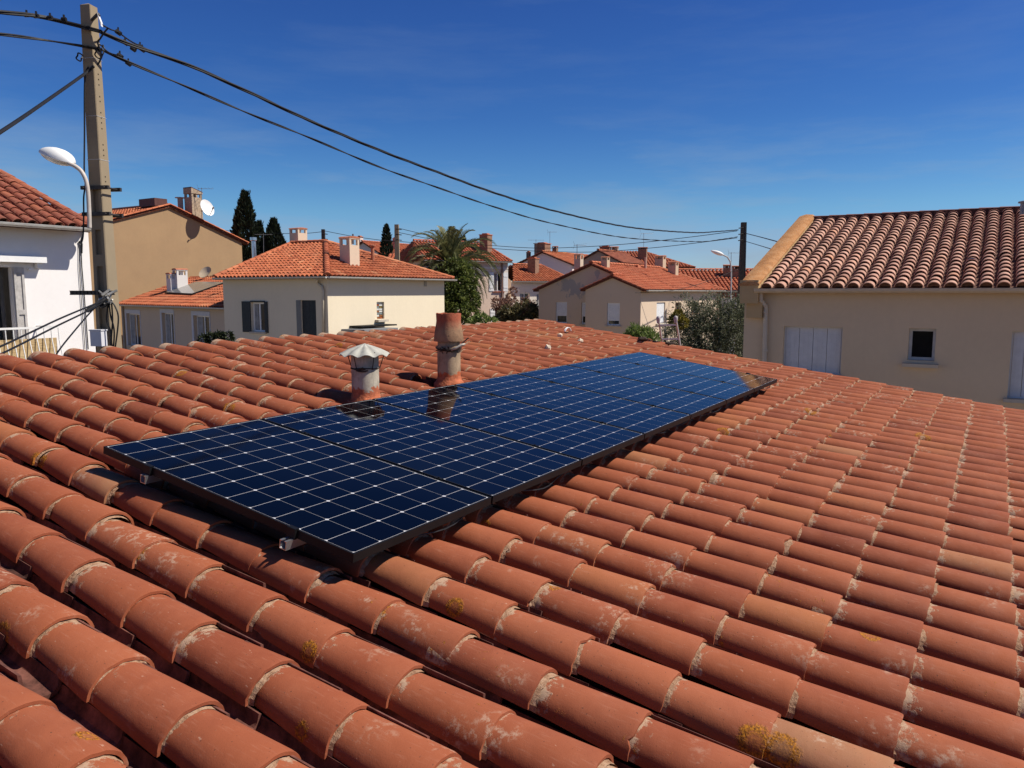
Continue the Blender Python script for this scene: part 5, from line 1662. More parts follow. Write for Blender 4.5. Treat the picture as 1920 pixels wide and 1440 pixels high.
# ------------------------------------------------------------------ plants
def leaf_mat(name, dark, mid, light, trans=0.25, rough=0.55):
    m, t, b = nodes(name, rough, 0.3)
    g = G(t)
    c = g.ramp(g.attr('tint'), [(0.0, dark), (0.5, mid), (1.0, light)])
    g.link(c, b.inputs['Base Color'])
    tr = g.n('ShaderNodeBsdfTranslucent'); g.link(c, tr.inputs['Color'])
    mx = g.n('ShaderNodeMixShader'); mx.inputs[0].default_value = trans
    g.link(b.outputs[0], mx.inputs[1]); g.link(tr.outputs[0], mx.inputs[2])
    g.link(mx.outputs[0], t.nodes['Material Output'].inputs['Surface'])
    return m
M_BARK = simple('bark', (0.13, 0.09, 0.06), 0.95, 0.35, 12, 0.6, 30)
rp = random.Random(99)
def rdir(r):
    z = r.uniform(-1, 1); a = r.uniform(0, 2 * math.pi); q = math.sqrt(1 - z * z)
    return Vector((q * math.cos(a), q * math.sin(a), z))
def leaf(mb, p, d, n, l, w, tint):
    d = d.normalized(); s = d.cross(n)
    s = s.normalized() if s.length > 1e-4 else d.orthogonal().normalized()
    k = s.cross(d).normalized()
    mb.add([p, p + d * l * .5 + s * w * .5 + k * w * .15, p + d * l, p + d * l * .5 - s * w * .5 + k * w * .15, p + d * l * .5 - k * w * .08], [(0, 1, 4), (1, 2, 4), (2, 3, 4), (3, 0, 4)], tint)
def cloud(mb, blobs, n, size, width, droop=0.0, fill=0.55, rough=0.30, seed=1, gap=0.35, base_tint=0.5):
    """leaves through the volume of ellipsoid blobs; noise opens gaps and makes light and dark clumps"""
    r = random.Random(seed)
    ws = [b[1] ** 2 for b in blobs]; tot = sum(ws)
    made = 0; tries = 0
    off = Vector((seed * 3.1, seed * 1.7, seed * .9))
    while made < n and tries < n * 6:
        tries += 1
        x = r.uniform(0, tot); i = 0
        while x > ws[i] and i < len(ws) - 1: x -= ws[i]; i += 1
        c, R_, sz = blobs[i][0], blobs[i][1], (blobs[i][2] if len(blobs[i]) > 2 else 1.0)
        d = rdir(r); rad = r.uniform(fill, 1.0) ** .6
        p0 = Vector((d.x, d.y, d.z * sz)) * R_ * rad
        p = c + p0
        nz = mnoise.noise((p + off) * (1.6 / R_))
        if nz < -gap + .25 * (1 - rad) * 0: continue
        p += d * R_ * rough * mnoise.noise((p + off) * (2.6 / R_))
        dd = (d + rdir(r) * .9 + Vector((0, 0, -droop))).normalized()
        tint = min(1, max(0, base_tint + .42 * mnoise.noise((p - off) * (3.5 / R_)) + r.gauss(0, .16)))
        leaf(mb, p, dd, (d + rdir(r) * .7), size * r.uniform(.6, 1.25), width * r.uniform(.7, 1.2), tint)
        made += 1
def limbs(mb, base, blobs, r0, seed=1, bend=.15):
    r = random.Random(seed)
    top = centroid([b[0] for b in blobs])
    fork = base + (top - base) * .55
    mb.tube([base - Vector((0, 0, .3)), base + (fork - base) * .4 + rdir(r) * bend, fork], [r0, r0 * .8, r0 * .6], 8)
    for b in blobs:
        m_ = fork + (b[0] - fork) * .5 + rdir(r) * bend
        mb.tube([fork, m_, b[0]], [r0 * .5, r0 * .32, r0 * .14], 6)
        for k in range(3):
            e_ = b[0] + rdir(r) * b[1] * .7
            mb.tube([m_ + (b[0] - m_) * .5, (m_ + e_) * .5 + rdir(r) * bend * .4, e_], [r0 * .18, r0 * .11, r0 * .05], 4)
def tree(name, label, cat, mat, blobs, n, size, width, base=None, r0=.12, group=None, seed=1, crown='crown', **kw):
    base = base or Vector((centroid([b[0] for b in blobs]).x, centroid([b[0] for b in blobs]).y, 0))
    o = thing(name, label, cat, base, group)
    mb = MB(); cloud(mb, blobs, n, size, width, seed=seed, **kw); mb.build(crown, mat, o)
    mb = MB(); limbs(mb, base, blobs, r0, seed); mb.build('trunk', M_BARK, o, smooth=True)
    return o
def B_(px, py, rpx, Y, sz=1.0): return (at(px, py, Y), rpx / F * Y, sz)

L_CYP = leaf_mat('cypress_needles', (0.006, 0.010, 0.006), (0.020, 0.030, 0.013), (0.060, 0.074, 0.028), .08, .7)
L_OLIVE = leaf_mat('olive_leaves', (0.022, 0.030, 0.015), (0.12, 0.13, 0.07), (0.40, 0.40, 0.28), .3, .5)
L_GREEN = leaf_mat('fresh_leaves', (0.022, 0.040, 0.010), (0.10, 0.13, 0.03), (0.28, 0.31, 0.09), .4, .45)
L_PALE = leaf_mat('pale_green_leaves', (0.05, 0.08, 0.02), (0.17, 0.23, 0.06), (0.40, 0.46, 0.18), .35, .45)
L_DULL = leaf_mat('dull_leaves', (0.035, 0.038, 0.014), (0.15, 0.135, 0.06), (0.34, 0.28, 0.15), .3)
L_PINK = leaf_mat('dry_pink_bracts', (0.12, 0.055, 0.04), (0.28, 0.15, 0.11), (0.48, 0.31, 0.24), .3)
L_YEL = leaf_mat('yellowing_leaves', (0.06, 0.055, 0.01), (0.18, 0.15, 0.025), (0.40, 0.30, 0.05), .3)
L_DARK = leaf_mat('dark_shrub_leaves', (0.006, 0.012, 0.006), (0.02, 0.03, 0.012), (0.06, 0.075, 0.03), .15)

def cypress(label, px, ptop, half, Y, n, seed, lean=0.0, taper=2.8):
    base = at(px, 560, Y); base.z = 0
    top = at(px, ptop, Y); H = top.z; R0 = half / F * Y
    o = thing('cypress_tree', label, 'cypress', base, 'dark cypress trees behind the roofs')
    r = random.Random(seed); mb = MB(); off = Vector((seed * 2.3, seed, 0))
    low = 2.5
    for k in range(n):
        h = low + (H - low) * (1 - r.random() ** .85)
        f = (h - low) / (H - low)
        zt_ = H - h; prof = min(1.0, max(0.02, zt_ / taper)) ** .85
        a = r.uniform(0, 2 * math.pi)
        q = 1 + .30 * mnoise.noise(Vector((math.cos(a) * 1.4, math.sin(a) * 1.4, h * .75)) + off) + .16 * mnoise.noise(Vector((math.cos(a) * 3, math.sin(a) * 3, h * 2.5)) + off)
        rr_ = R0 * prof * q * math.sqrt(r.uniform(.25, 1))
        p = base + Vector((math.cos(a) * rr_ + lean * f * f * R0, math.sin(a) * rr_, h))
        d = Vector((math.cos(a) * .55, math.sin(a) * .55, 1.0)) + rdir(r) * .45
        t_ = min(1, max(0, .42 + .45 * mnoise.noise(Vector((math.cos(a) * 2, math.sin(a) * 2, h * 1.6)) + off) + r.gauss(0, .15)))
        s = .30 + .1 * r.random()
        leaf(mb, p, d, rdir(r), s, s * .36, t_)
    for k in range(26):
        f = k / 26
        leaf(mb, top + Vector((r.uniform(-.08, .08) + lean * R0 * .9, r.uniform(-.08, .08), -.9 * (1 - f))), Vector((lean * .4 + r.uniform(-.2, .2), 0, 1)), rdir(r), .35, .08, r.random() * .5)
    mb.build('crown', L_CYP, o)
    mb = MB(); mb.tube([base, base + Vector((0, 0, low)), base + Vector((0, 0, H * .8))], [.2, .17, .05], 8); mb.build('trunk', M_BARK, o)
cypress('tallest cypress, dark and broad, rising right of the tan house', 461, 362, 24, 58, 11000, 1, lean=.25, taper=3.1)
cypress('narrow low cypress between the tallest cypress and its bushy neighbour', 491, 419, 10, 60, 3500, 2, taper=1.5)
cypress('bushy medium cypress behind the left slope of the cream house roof', 518, 414, 20, 59, 7000, 3, taper=1.9)
cypress('slender pointed cypress beside the thin concrete pole', 727, 424, 13, 76, 5000, 4, taper=2.9)
cypress('tiny far cypress tip left of the brick chimney of the house with white shutters', 871, 444, 6, 100, 2000, 5, taper=1.6)

def palm():
    Y = 44.0
    c = at(845, 508, Y); base = Vector((c.x, c.y, 0))
    o = thing('palm_tree', 'bushy date palm with drooping brown fronds, right of the cream house', 'palm', base)
    r = random.Random(12)
    mb = MB(); prof = []
    for k in range(30):
        h = c.z * k / 29; prof.append((.34 + .06 * (k % 2) + (.12 if k > 26 else 0), h))
    mb.lathe(prof, base, 14); mb.build('trunk', M_BARK, o)
    def frond(mb, az, el, L, droop, w, tint, n=34):
        d = Vector((math.cos(az) * math.cos(el), math.sin(az) * math.cos(el), math.sin(el)))
        p = c + Vector((0, 0, .25)) + d * .2; pts = [p.copy()]
        st = L / 14
        for k in range(14):
            d = (d + Vector((0, 0, -droop * (k + 2) / 14 * .22))).normalized(); p = p + d * st; pts.append(p.copy())
        mb.tube(pts, [.035 * (1 - .85 * k / 14) for k in range(15)], 4, tint * .6)
        for k in range(n):
            f = .10 + .89 * k / (n - 1); x = f * 14; i = min(13, int(x)); q = pts[i].lerp(pts[i + 1], x - i)
            ax = (pts[min(14, i + 1)] - pts[i]).normalized(); sd = ax.cross(Vector((0, 0, 1)))
            sd = sd.normalized() if sd.length > .05 else Vector((1, 0, 0)); u = sd.cross(ax).normalized()
            ll = w * math.sin(math.pi * min(1, .12 + f * .86)) ** .7
            for s_ in (-1, 1):
                dd = (sd * s_ * .75 + ax * .75 + u * .35 + rdir(r) * .08).normalized()
                e_ = q + dd * ll + Vector((0, 0, -.12 * ll))
                k_ = ax * .03
                mb.add([q - k_, q + k_, q + dd * ll * .5 + k_ * .9 + Vector((0, 0, .02)), e_], [(0, 1, 2), (0, 2, 3)], min(1, max(0, tint + r.gauss(0, .12))))
    mb = MB()
    for k in range(64):
        az = k * 2.39996 + r.uniform(-.15, .15); f = k / 63
        el = math.radians(78 - 100 * f + r.uniform(-6, 6))
        L = r.uniform(2.6, 3.3) * (1.0 if f > .15 else .8)
        frond(mb, az, el, L, .9 + .6 * f, .52, .35 + .35 * (1 - f))
    L_PALM = leaf_mat('palm_leaflets', (.022, .028, .010), (.10, .11, .04), (.28, .27, .12), .3, .45)
    mb.build('frond_crown', L_PALM, o)
    mb = MB()
    for k in range(26):
        az = r.uniform(-1.0, .5) if k < 20 else r.uniform(2, 4.2)
        frond(mb, az, math.radians(r.uniform(-48, -12)), r.uniform(2.6, 3.4), 2.2, .36, .5, 26)
    L_DEAD = leaf_mat('dead_fronds', (.05, .030, .015), (.13, .085, .045), (.26, .18, .10), .15, .8)
    mb.build('dead_frond_skirt', L_DEAD, o)
palm()
tree('leafy_tree', 'bright green leafy tree in front of the palm, beside the cream house', 'tree', L_GREEN,
     [B_(857, 505, 20, 41.5), B_(868, 528, 24, 41.5), B_(851, 545, 24, 41.2), B_(872, 560, 24, 41.5), B_(852, 578, 26, 41), B_(836, 515, 14, 42), B_(880, 592, 16, 41), B_(846, 604, 22, 41)], 9000, .20, .11, r0=.10, seed=3, gap=.22, rough=.5)
tree('low_shrub', 'small pale green shrub under the palm, just above our ridge', 'shrub', L_PALE, [B_(905, 601, 12, 36), B_(890, 607, 12, 36), B_(922, 606, 10, 36)], 1500, .16, .07, r0=.03, seed=5, gap=.3)
def bougainvillea():
    blobs = [B_(958, 592, 20, 48), B_(985, 590, 24, 48), B_(1004, 600, 18, 48), B_(970, 606, 24, 48), B_(940, 600, 12, 48)]
    o = tree('flowering_shrub', 'brownish green rounded shrub topped with dry pink blossom, left of the patched house', 'shrub', L_DULL, blobs, 7000, .20, .10, r0=.06, seed=7, gap=.3, rough=.4)
    mb = MB()
    cloud(mb, [B_(943, 575, 14, 49), B_(958, 562, 11, 49.5), B_(962, 545, 6, 50), B_(932, 570, 10, 49), B_(985, 577, 18, 48.2), B_(1008, 592, 14, 48)], 2600, .16, .09, seed=8, gap=.05, rough=.6)
    mb.build('blossom', L_PINK, o)
    mb = MB(); r = random.Random(4)
    for k in range(16):
        a = at(r.uniform(940, 990), 600, 48.6); e_ = at(r.uniform(926, 1000), r.uniform(545, 585), 49)
        mb.tube([a, (a + e_) / 2 + rdir(r) * .2, e_], [.03, .02, .008], 4)
    mb.build('stem', M_BARK, o)
bougainvillea()
tree('olive_tree', 'dense grey green olive tree between the ladder and the house on the right', 'olive tree', L_OLIVE,
     [B_(1298, 598, 40, 27.0), B_(1342, 596, 46, 26.5), B_(1372, 612, 44, 26.0), B_(1276, 634, 40, 26.5), B_(1330, 640, 50, 26.0), B_(1376, 655, 40, 25.5), B_(1388, 580, 22, 26.5), B_(1395, 560, 12, 26.5), B_(1290, 672, 44, 26.5), B_(1340, 690, 46, 26.0)],
     30000, .11, .03, r0=.11, seed=11, gap=.30, rough=.55, fill=.35)
tree('yellowing_shrub', 'small shrub of yellowing leaves peeping over the ladder top, left of the olive tree', 'shrub', L_YEL, [B_(1272, 592, 9, 21.5), B_(1264, 602, 8, 21.5), B_(1280, 606, 9, 21.3)], 700, .10, .05, r0=.03, seed=13, gap=.2, rough=.5)
tree('oleander_shrub', 'light green shrub with upright leaves left of the ladder', 'shrub', L_PALE, [B_(1190, 628, 14, 18.5), B_(1206, 630, 15, 18.5), B_(1222, 640, 14, 18.3), B_(1182, 640, 14, 18.5), B_(1205, 652, 20, 18.3)], 3200, .13, .025, r0=.03, seed=15, gap=.3, droop=-.6, rough=.5)
tree('potted_shrub', 'dark small leaved plant below the third window of the beige house', 'shrub', L_DARK, [B_(395, 636, 9, 31), B_(411, 632, 9, 31), B_(427, 632, 8, 31), B_(382, 638, 8, 31)], 1100, .14, .07, r0=.03, seed=17, gap=.15, rough=.6)
# ------------------------------------------------------------------ poles, lamps, cables
def cable_pts(P, m=10):
    """smooth curve through points"""
    out_ = []
    n = len(P)
    for i in range(n - 1):
        p0, p1, p2, p3 = P[max(i - 1, 0)], P[i], P[i + 1], P[min(i + 2, n - 1)]
        for k in range(m):
            t = k / m
            out_.append(0.5 * ((2 * p1) + (p2 - p0) * t + (2 * p0 - 5 * p1 + 4 * p2 - p3) * t * t + (3 * p1 - p0 - 3 * p2 + p3) * t ** 3))
    out_.append(P[-1]); return out_
def twisted(mb, pts, r, strands=3, turn=.5, rs=.55):
    """bundle of strands wound round each other"""
    L = 0; ang = [0]
    for a, b in zip(pts, pts[1:]): L += (b - a).length; ang.append(L / turn)
    for s_ in range(strands):
        q = []
        for i, p in enumerate(pts):
            d = (pts[min(i + 1, len(pts) - 1)] - pts[max(i - 1, 0)]).normalized()
            a = d.cross(Vector((0, 0, 1))).normalized(); b = a.cross(d)
            t = ang[i] * 2 * math.pi / 1 + 2 * math.pi * s_ / strands
            q.append(p + (a * math.cos(t) + b * math.sin(t)) * r)
        mb.tube(q, r * rs * 1.9, 6)
def resample(pts, step):
    out_ = [pts[0]]; acc = 0
    for a, b in zip(pts, pts[1:]):
        l = (b - a).length; n = max(1, int(l / step))
        for k in range(1, n + 1): out_.append(a.lerp(b, k / n))
    return out_
def line_thing(label, P, r, strands=1, name='overhead_cable', group='overhead cables', turn=.6, extra=None):
    pts = cable_pts(P)
    mb = MB()
    if strands > 1: twisted(mb, resample(pts, turn / 12), r, strands, turn)
    else: mb.tube(pts, r, 6)
    if extra: extra(mb)
    o = mb.build(name, M_RUBBER)
    return tag(o, label, 'cable', group)

Y0 = 11.0
PX = at(186, 330, Y0).x; PB = Vector((PX, Y0, 0))
PTOP = at(165, 12, Y0).z
M_CONC = stucco('pole_concrete', (0.31, 0.245, 0.165), .10, streak=.35, stain_col=(.20, .165, .11))
fa = math.radians(189)
e1 = Vector((math.sin(fa), math.cos(fa), 0))      # outward normal of the dark face
e2 = Vector((math.sin(fa - math.pi / 2), math.cos(fa - math.pi / 2), 0))   # outward normal of the sunny face
pole = thing('utility_pole', 'tall tapered concrete utility pole with bolt holes at the left, carrying the cables', 'utility pole', PB)
def pole_w(z): return .155 + (.238 - .155) * (PTOP - z) / (PTOP - 5.2)
def section(z, slot):
    w = pole_w(z) / 2; c = w * .11; s = w * .45; dp = w * .45 if slot else 0
    P2 = [(w, -w + c), (w, -s), (w - dp, -s), (w - dp, s), (w, s), (w, w - c), (w - c, w), (-w + c, w), (-w, w - c), (-w, -w + c), (-w + c, -w), (w - c, -w)]
    return [PB + e1 * a + e2 * b + Vector((0, 0, z)) for a, b in P2]
mb = MB(); lv = []
slots = [(at(178, y1, Y0).z, at(178, y0, Y0).z) for y0, y1 in ((354, 400), (432, 478), (500, 560), (570, 616), (640, 700))]
cuts = [(0, False)]
for a, b in sorted(slots): cuts += [(a, False), (a + .002, True), (b, True), (b + .002, False)]
cuts += [(PTOP, False)]
vs, fs = [], []
for z, s_ in cuts: vs += section(z, s_)
for i in range(len(cuts) - 1):
    for k in range(12): fs.append((i * 12 + k, i * 12 + (k + 1) % 12, (i + 1) * 12 + (k + 1) % 12, (i + 1) * 12 + k))
o_ = (len(cuts) - 1) * 12
apex_ = len(vs); vs.append(PB + Vector((0, 0, PTOP + .04))); fs += [(o_ + k, o_ + (k + 1) % 12, apex_) for k in range(12)]
mb.add(vs, fs)
for y in (140, 150, 160, 182, 191, 212, 222, 231, 242, 272, 282, 292, 332, 341):  # flat dark discs paint the shade inside the bolt holes
    z = at(183, y, Y0).z; w = pole_w(z) / 2
    c = PB + e2 * (w + .0015) + Vector((0, 0, z)) + e1 * (w * .08)
    mb.add([c] + [c + (e1 * math.cos(t) + Vector((0, 0, math.sin(t)))) * .011 for t in [2 * math.pi * k / 8 for k in range(8)]], [(0, k + 1, (k + 1) % 8 + 1) for k in range(8)], 0, 1)
mb.build('shaft', [M_CONC, M_DARKGAP], pole)
M_STRAP = simple('pale_strap', (.5, .5, .5), .5, .1, 9)
for y in (112, 220, 301):
    z = at(180, y, Y0).z; w = pole_w(z) / 2 + .002; mb = MB()
    q = [PB + e1 * a * w + e2 * b * w + Vector((0, 0, z)) for a, b in ((1, -1), (1, 1), (-1, 1), (-1, -1), (1, -1))]
    mb.tube(q, .004, 4); mb.build('strap', M_STRAP, pole)
M_STEEL = simple('dark_galvanised', (.055, .05, .048), .55, .3, 12, metal=.4)
for y in (354, 403):
    z = at(184, y, Y0).z; w = pole_w(z) / 2; mb = MB()
    mb.box(PB + e1 * (w + .03) + e2 * .02 + Vector((0, 0, z)), .04, w * 2 + .22, .05, e1, e2)
    mb.box(PB - e1 * (w + .03) + e2 * .02 + Vector((0, 0, z)), .04, w * 2 + .22, .05, e1, e2)
    for s_ in (-1, 1): mb.tube([PB - e1 * (w + .07) + e2 * (.02 + s_ * (w + .06)) + Vector((0, 0, z)), PB + e1 * (w + .08) + e2 * (.02 + s_ * (w + .06)) + Vector((0, 0, z))], .013, 6)
    mb.build('clamp_band', M_STEEL, pole)
# drilled cross bar with its bundle of line clamps
z = at(175, 548, Y0).z; w = pole_w(z) / 2
mb = MB(); a = at(132, 549, Y0 - .25); b = at(214, 551, Y0 - .25); b.z = a.z
d_ = (b - a).normalized(); s_ = Vector((-d_.y, d_.x, 0))
L_ = (b - a).length
mb.box((a + b) / 2 + Vector((0, 0, .026)), L_, .05, .008, d_, s_); mb.box((a + b) / 2 - Vector((0, 0, .026)), L_, .05, .008, d_, s_)
nh = 12
for k in range(nh): mb.box(a + d_ * (L_ * (k + .5) / nh), L_ / nh * .72, .05, .044, d_, s_)
mb.build('cross_bar', M_STEEL, pole)
mb = MB(); r_ = random.Random(3)
for k in range(14):
    p = at(r_.uniform(190, 212), r_.uniform(548, 568), Y0 - .3)
    dd = rdir(r_) * .07; mb.tube([p - dd, p + dd], r_.choice((.008, .012, .018)), 5)
mb.build('line_clamps', simple('pale_clamps', (.30, .29, .27), .45, .4, 20, metal=.4), pole)
mb = MB(); mb.tube([at(163, 583, Y0 - .6), at(178, 573, Y0 - .5)], .030, 8); mb.tube([at(180, 573, Y0 - .45), at(197, 560, Y0 - .35)], .028, 8); mb.tube([at(188, 576, Y0 - .35), at(201, 569, Y0 - .3)], .03, 8)
mb.build('cable_splice', M_RUBBER, pole)
# top hook and white insulator
mb = MB(); mb.tube([at(172, 38, Y0 - .05), at(178, 32, Y0 - .15), at(184, 26, Y0 - .2)], .022, 6); mb.tube([at(184, 26, Y0 - .2), at(186, 30, Y0 - .2)], .02, 6); mb.build('hook', M_STEEL, pole)
mb = MB(); p, q = at(185, 31, Y0 - .2), at(190.5, 45, Y0 - .2)
d_ = (q - p).normalized(); mb.box((p + q) / 2, .12, .05, .05, d_, (0, 1, 0)); mb.build('insulator', M_WHITE, pole)
mb = MB()
for (x, y, r) in ((149, 107, .040), (186, 100, .055), (187, 90, .035)):
    c = at(x, y, Y0 - .15); mb.tube([c + Vector((math.cos(t) * r, .02 * math.sin(3 * t), math.sin(t) * r * 1.2)) for t in [2 * math.pi * k / 16 for k in range(17)]], .010, 5)
mb.tube(cable_pts([at(x, y, Y0 - .18) for x, y in ((203, 52), (196, 60), (188, 72), (183, 80), (189, 96), (188, 112), (182, 122))]), .012, 5)
mb.tube(cable_pts([at(x, y, Y0 - .18) for x, y in ((193, 84), (196, 92), (207, 100), (222, 104))]), .010, 5)
mb.build('cable_loops', M_RUBBER, pole)
mb = MB(); mb.tube(cable_pts([at(x, y, Y0 - .12) for x, y in ((166, 125), (159, 150), (158.5, 250), (158, 320), (160, 345), (157, 370), (157, 400), (156, 440), (153, 455))]), .011, 5)
for q in ((204, 560, 207, 590, 214, 620, 212, 660), (209, 565, 211, 600, 209, 640, 214, 665), (206, 562, 216, 575, 222, 600, 215, 660), (203, 570, 200, 600, 208, 625, 206, 665)):
    mb.tube(cable_pts([at(q[i], q[i + 1], Y0 - .28) for i in (0, 2, 4, 6)]), .011, 5)
mb.build('down_cable', M_RUBBER, pole)
bx = at(185, 634, Y0 - .28)
mb = MB(); mb.box(bx, .17, .12, .22, e2, e1); mb.box(bx + Vector((0, 0, .113)), .19, .14, .015, e2, e1)
jb = mb.build('junction_box', simple('grey_plastic', (.62, .62, .66), .5, .06, 6), pole)

# street lamp bracketed to the pole
lamp = thing('street_lamp', 'white oval street lamp on a curved arm clamped to the near concrete pole', 'street lamp', at(168, 400, Y0 - .25))
YL = Y0 - .3
mb = MB(); mb.tube(cable_pts([at(x, y, YL) for x, y in ((168, 428), (167, 395), (165, 360), (161, 338), (153, 322), (143, 313), (133, 308), (122, 304))]), .028, 10)
mb.build('arm', simple('lamp_arm', (.52, .47, .42), .5, .12, 9), lamp, smooth=True)
h0, h1 = at(135, 306, YL), at(76, 284, YL + .25)
ax = (h1 - h0).normalized(); sd_ = ax.cross(Vector((0, 0, 1))).normalized(); up_ = sd_.cross(ax).normalized(); HL = (h1 - h0).length
def shell(sgn, k, m=14, n=10):
    vs, fs = [], []
    for i in range(m + 1):
        f = i / m; r = (math.sin(math.pi * f ** .80) ** .55) * .30 * HL * .85
        for j in range(n + 1):
            t = math.pi * j / n
            vs.append(h0 + ax * HL * f + sd_ * math.cos(t) * r * .95 + up_ * sgn * math.sin(t) * r * k)
    for i in range(m):
        for j in range(n):
            q = (i * (n + 1) + j, i * (n + 1) + j + 1, (i + 1) * (n + 1) + j + 1, (i + 1) * (n + 1) + j)
            fs.append(q if sgn > 0 else q[::-1])
    return vs, fs
mb = MB(); mb.add(*shell(1, .80)); mb.add(*[shell(-1, .22)][0]); mb.build('housing', M_WHITE, lamp, smooth=0.9)
mb = MB(); v_, f_ = shell(-1, .55); v_ = [p - ax * .0 - up_ * .004 + (h0 + ax * HL * .52 - p) * .10 for p in v_]; mb.add(v_, f_)
mb.build('diffuser', simple('frosted_bowl', (.62, .62, .58), .2, .08, 6), lamp, smooth=True)

# main span to the far right pole
RP = at(1391, 500, 45.0); RTOP = at(1391, 417, 45.0).z; RPB = Vector((RP.x, RP.y, 0))
def span(pts, A, B):
    """points on the vertical plane A-B seen at the given pixels"""
    d = (B - A); n = Vector((d.y, -d.x, 0)).normalized()
    return [A] + [hit(x, y, A, n) for x, y in pts] + [B]
A = at(190, 60, Y0 - .1); B = at(1384, 431, 44.8)
up_pts = span([(250, 86), (353, 122), (467, 173), (580, 226), (710, 281), (813, 320), (927, 361.5), (1040, 395.5), (1180, 426), (1297, 436), (1345, 434)], A, B)
line_thing('upper twisted black cable spanning the sky from the near pole to the far right pole', up_pts, .015, 3, turn=3.2)
A = at(188, 92, Y0 - .1); B = at(1383, 444, 44.8)
lo_pts = span([(242, 117), (353, 164), (467, 213), (580, 258), (710, 312.5), (813, 349), (927, 388), (1040, 420), (1180, 446.5), (1310, 453), (1350, 449)], A, B)
line_thing('lower thin black cable spanning the sky from the near pole to the far right pole', lo_pts, .011, 2, turn=2.6)
# taps near the pole
A = at(190, 46, Y0 - .2)
tp = [A, at(207, 55, Y0 + .1), at(222, 61, Y0 + .3), at(250, 80, Y0 + .9), at(300, 103, Y0 + 1.8)]
def taps(mb):
    for (x, y, dy) in ((222, 61, .3), (235, 80, .5), (250, 92, .9), (263, 88, 1.0), (267, 93, 1.05), (225, 105, .4), (241, 119, .8)):
        p = at(x, y, Y0 + dy); mb.tube([p - Vector((.03, 0, -.02)), p + Vector((.03, 0, -.02))], .034, 6); mb.tube([p, p + Vector((0, 0, .07))], .012, 5)
line_thing('thin clamped tap wire from the white insulator down to the upper cable', tp, .011, extra=taps)
# spans leaving the frame on the left
lf = [at(-420, -22, 7.5), at(-150, 3, 9.2), at(0, 22, 10.1), at(90, 34, 10.7), at(190, 60, Y0 - .1)]
def taps2(mb):
    for x in (50, 68, 94, 120): 
        p = at(x, 22 + x * .12, 10.3 + x * .004); mb.tube([p, p + Vector((0, 0, .06))], .014, 5); mb.tube([p - Vector((.03, 0, 0)), p + Vector((.03, 0, .0))], .028, 6)
line_thing('upper twisted cable leaving the near pole towards the left edge', lf, .015, 3, turn=2.6, extra=taps2)
lf = [at(-420, 30, 7.5), at(-150, 48, 9.2), at(0, 64, 10.1), at(90, 76, 10.7), at(188, 92, Y0 - .1)]
line_thing('lower cable leaving the near pole towards the left edge', lf, .011, 2, turn=2.4)
lf = [at(176, 124, Y0 - .25), at(158, 139, Y0 - .35), at(80, 194, 9.0), at(0, 248, 7.6), at(-300, 440, 5.4)]
line_thing('thick grey cable dropping steeply from the near pole to the lower left', lf, .019)
for lab, q in (('upper of the cables sloping from the drilled cross bar to the lower left', ((195, 563, -.35), (120, 594, -1.6), (60, 622, -2.5), (0, 650, -3.2), (-120, 700, -4.4))),
               ('lower of the cables sloping from the drilled cross bar to the lower left', ((190, 568, -.4), (163, 584, -.9), (105, 612, -1.7), (20, 655, -3.0), (-100, 712, -4.2))),
               ('steep cable from the drilled cross bar down to our roof edge', ((192, 566, -.4), (172, 583, -.7), (140, 620, -1.3), (112, 655, -1.9), (90, 690, -2.3)))):
    line_thing(lab, [at(x, y, Y0 + dy) for x, y, dy in q], .011)

def far_pole(name, label, px, ptop, Y, w0, mat, crown=None):
    b = at(px, 520, Y); b.z = 0; t = at(px, ptop, Y).z
    o = thing(name, label, 'utility pole', b)
    mb = MB(); h = w0 / 2; vs = []
    for z, k in ((0, 1.5), (t, .9)):
        for (i, j) in ((-1, -1), (1, -1), (1, 1), (-1, 1)): vs.append(b + Vector((i * h * k, j * h * k, z)))
    mb.hexa(vs); mb.build('shaft', mat, o)
    mb = MB()
    for k in range(3): mb.tube([Vector((b.x - .05, b.y - h, t - .3 - .35 * k)), Vector((b.x + .35 * (-1 if crown == 'l' else 1), b.y - h - .1, t - .35 - .35 * k))], .03, 5)
    mb.build('cable_bracket', M_STEEL, o)
    return o
M_CREO = simple('dark_weathered_pole', (.045, .036, .032), .8, .3, 9)
far_pole('utility_pole', 'dark utility pole on the right that ends the long cable span, beside the roof parapet', 1391, 417, 45.0, .30, M_CREO, 'l')
mb = MB(); mb.tube([at(1396.5, 425, 44.6), at(1397, 540, 44.6)], .035, 5); tag(mb.build('cable_conduit', M_RUBBER), 'thin black conduit running down the dark right hand pole', 'conduit')
far_pole('utility_pole', 'slim concrete utility pole rising behind the cream house roof, right of the slender cypress', 745.5, 421, 52.0, .30, M_CONC)
far_pole('utility_pole', 'short dark pole top showing above the ridge of the cream house', 608.5, 430, 54.0, .24, M_CREO)
def far_line(lab, q, r=.018): line_thing(lab, [at(x, y, Y) for x, y, Y in q], r, group='far overhead cables')
far_line('far thin wire from the slim concrete pole top to the brick chimney', ((748, 428, 52), (800, 440, 53), (860, 450, 55), (905, 455, 58)))
far_line('upper far wire sagging from slim concrete pole to dark pole', ((748, 436, 52), (830, 452, 53), (905, 459, 54), (1000, 465, 52), (1080, 463.5, 51), (1180, 457, 49), (1290, 445, 47), (1382, 433, 45.2)))
far_line('lower far wire sagging from slim concrete pole to dark pole', ((720, 450, 54), (800, 457, 54), (925, 466, 54), (1010, 471, 52), (1110, 472.5, 50), (1220, 465, 48), (1310, 455, 46.5), (1382, 446, 45.2)))
far_line('far wire from the short dark pole to the slim concrete pole', ((609, 433, 54), (661, 443, 53.6), (720, 451, 52.8), (744, 453, 52.1)))
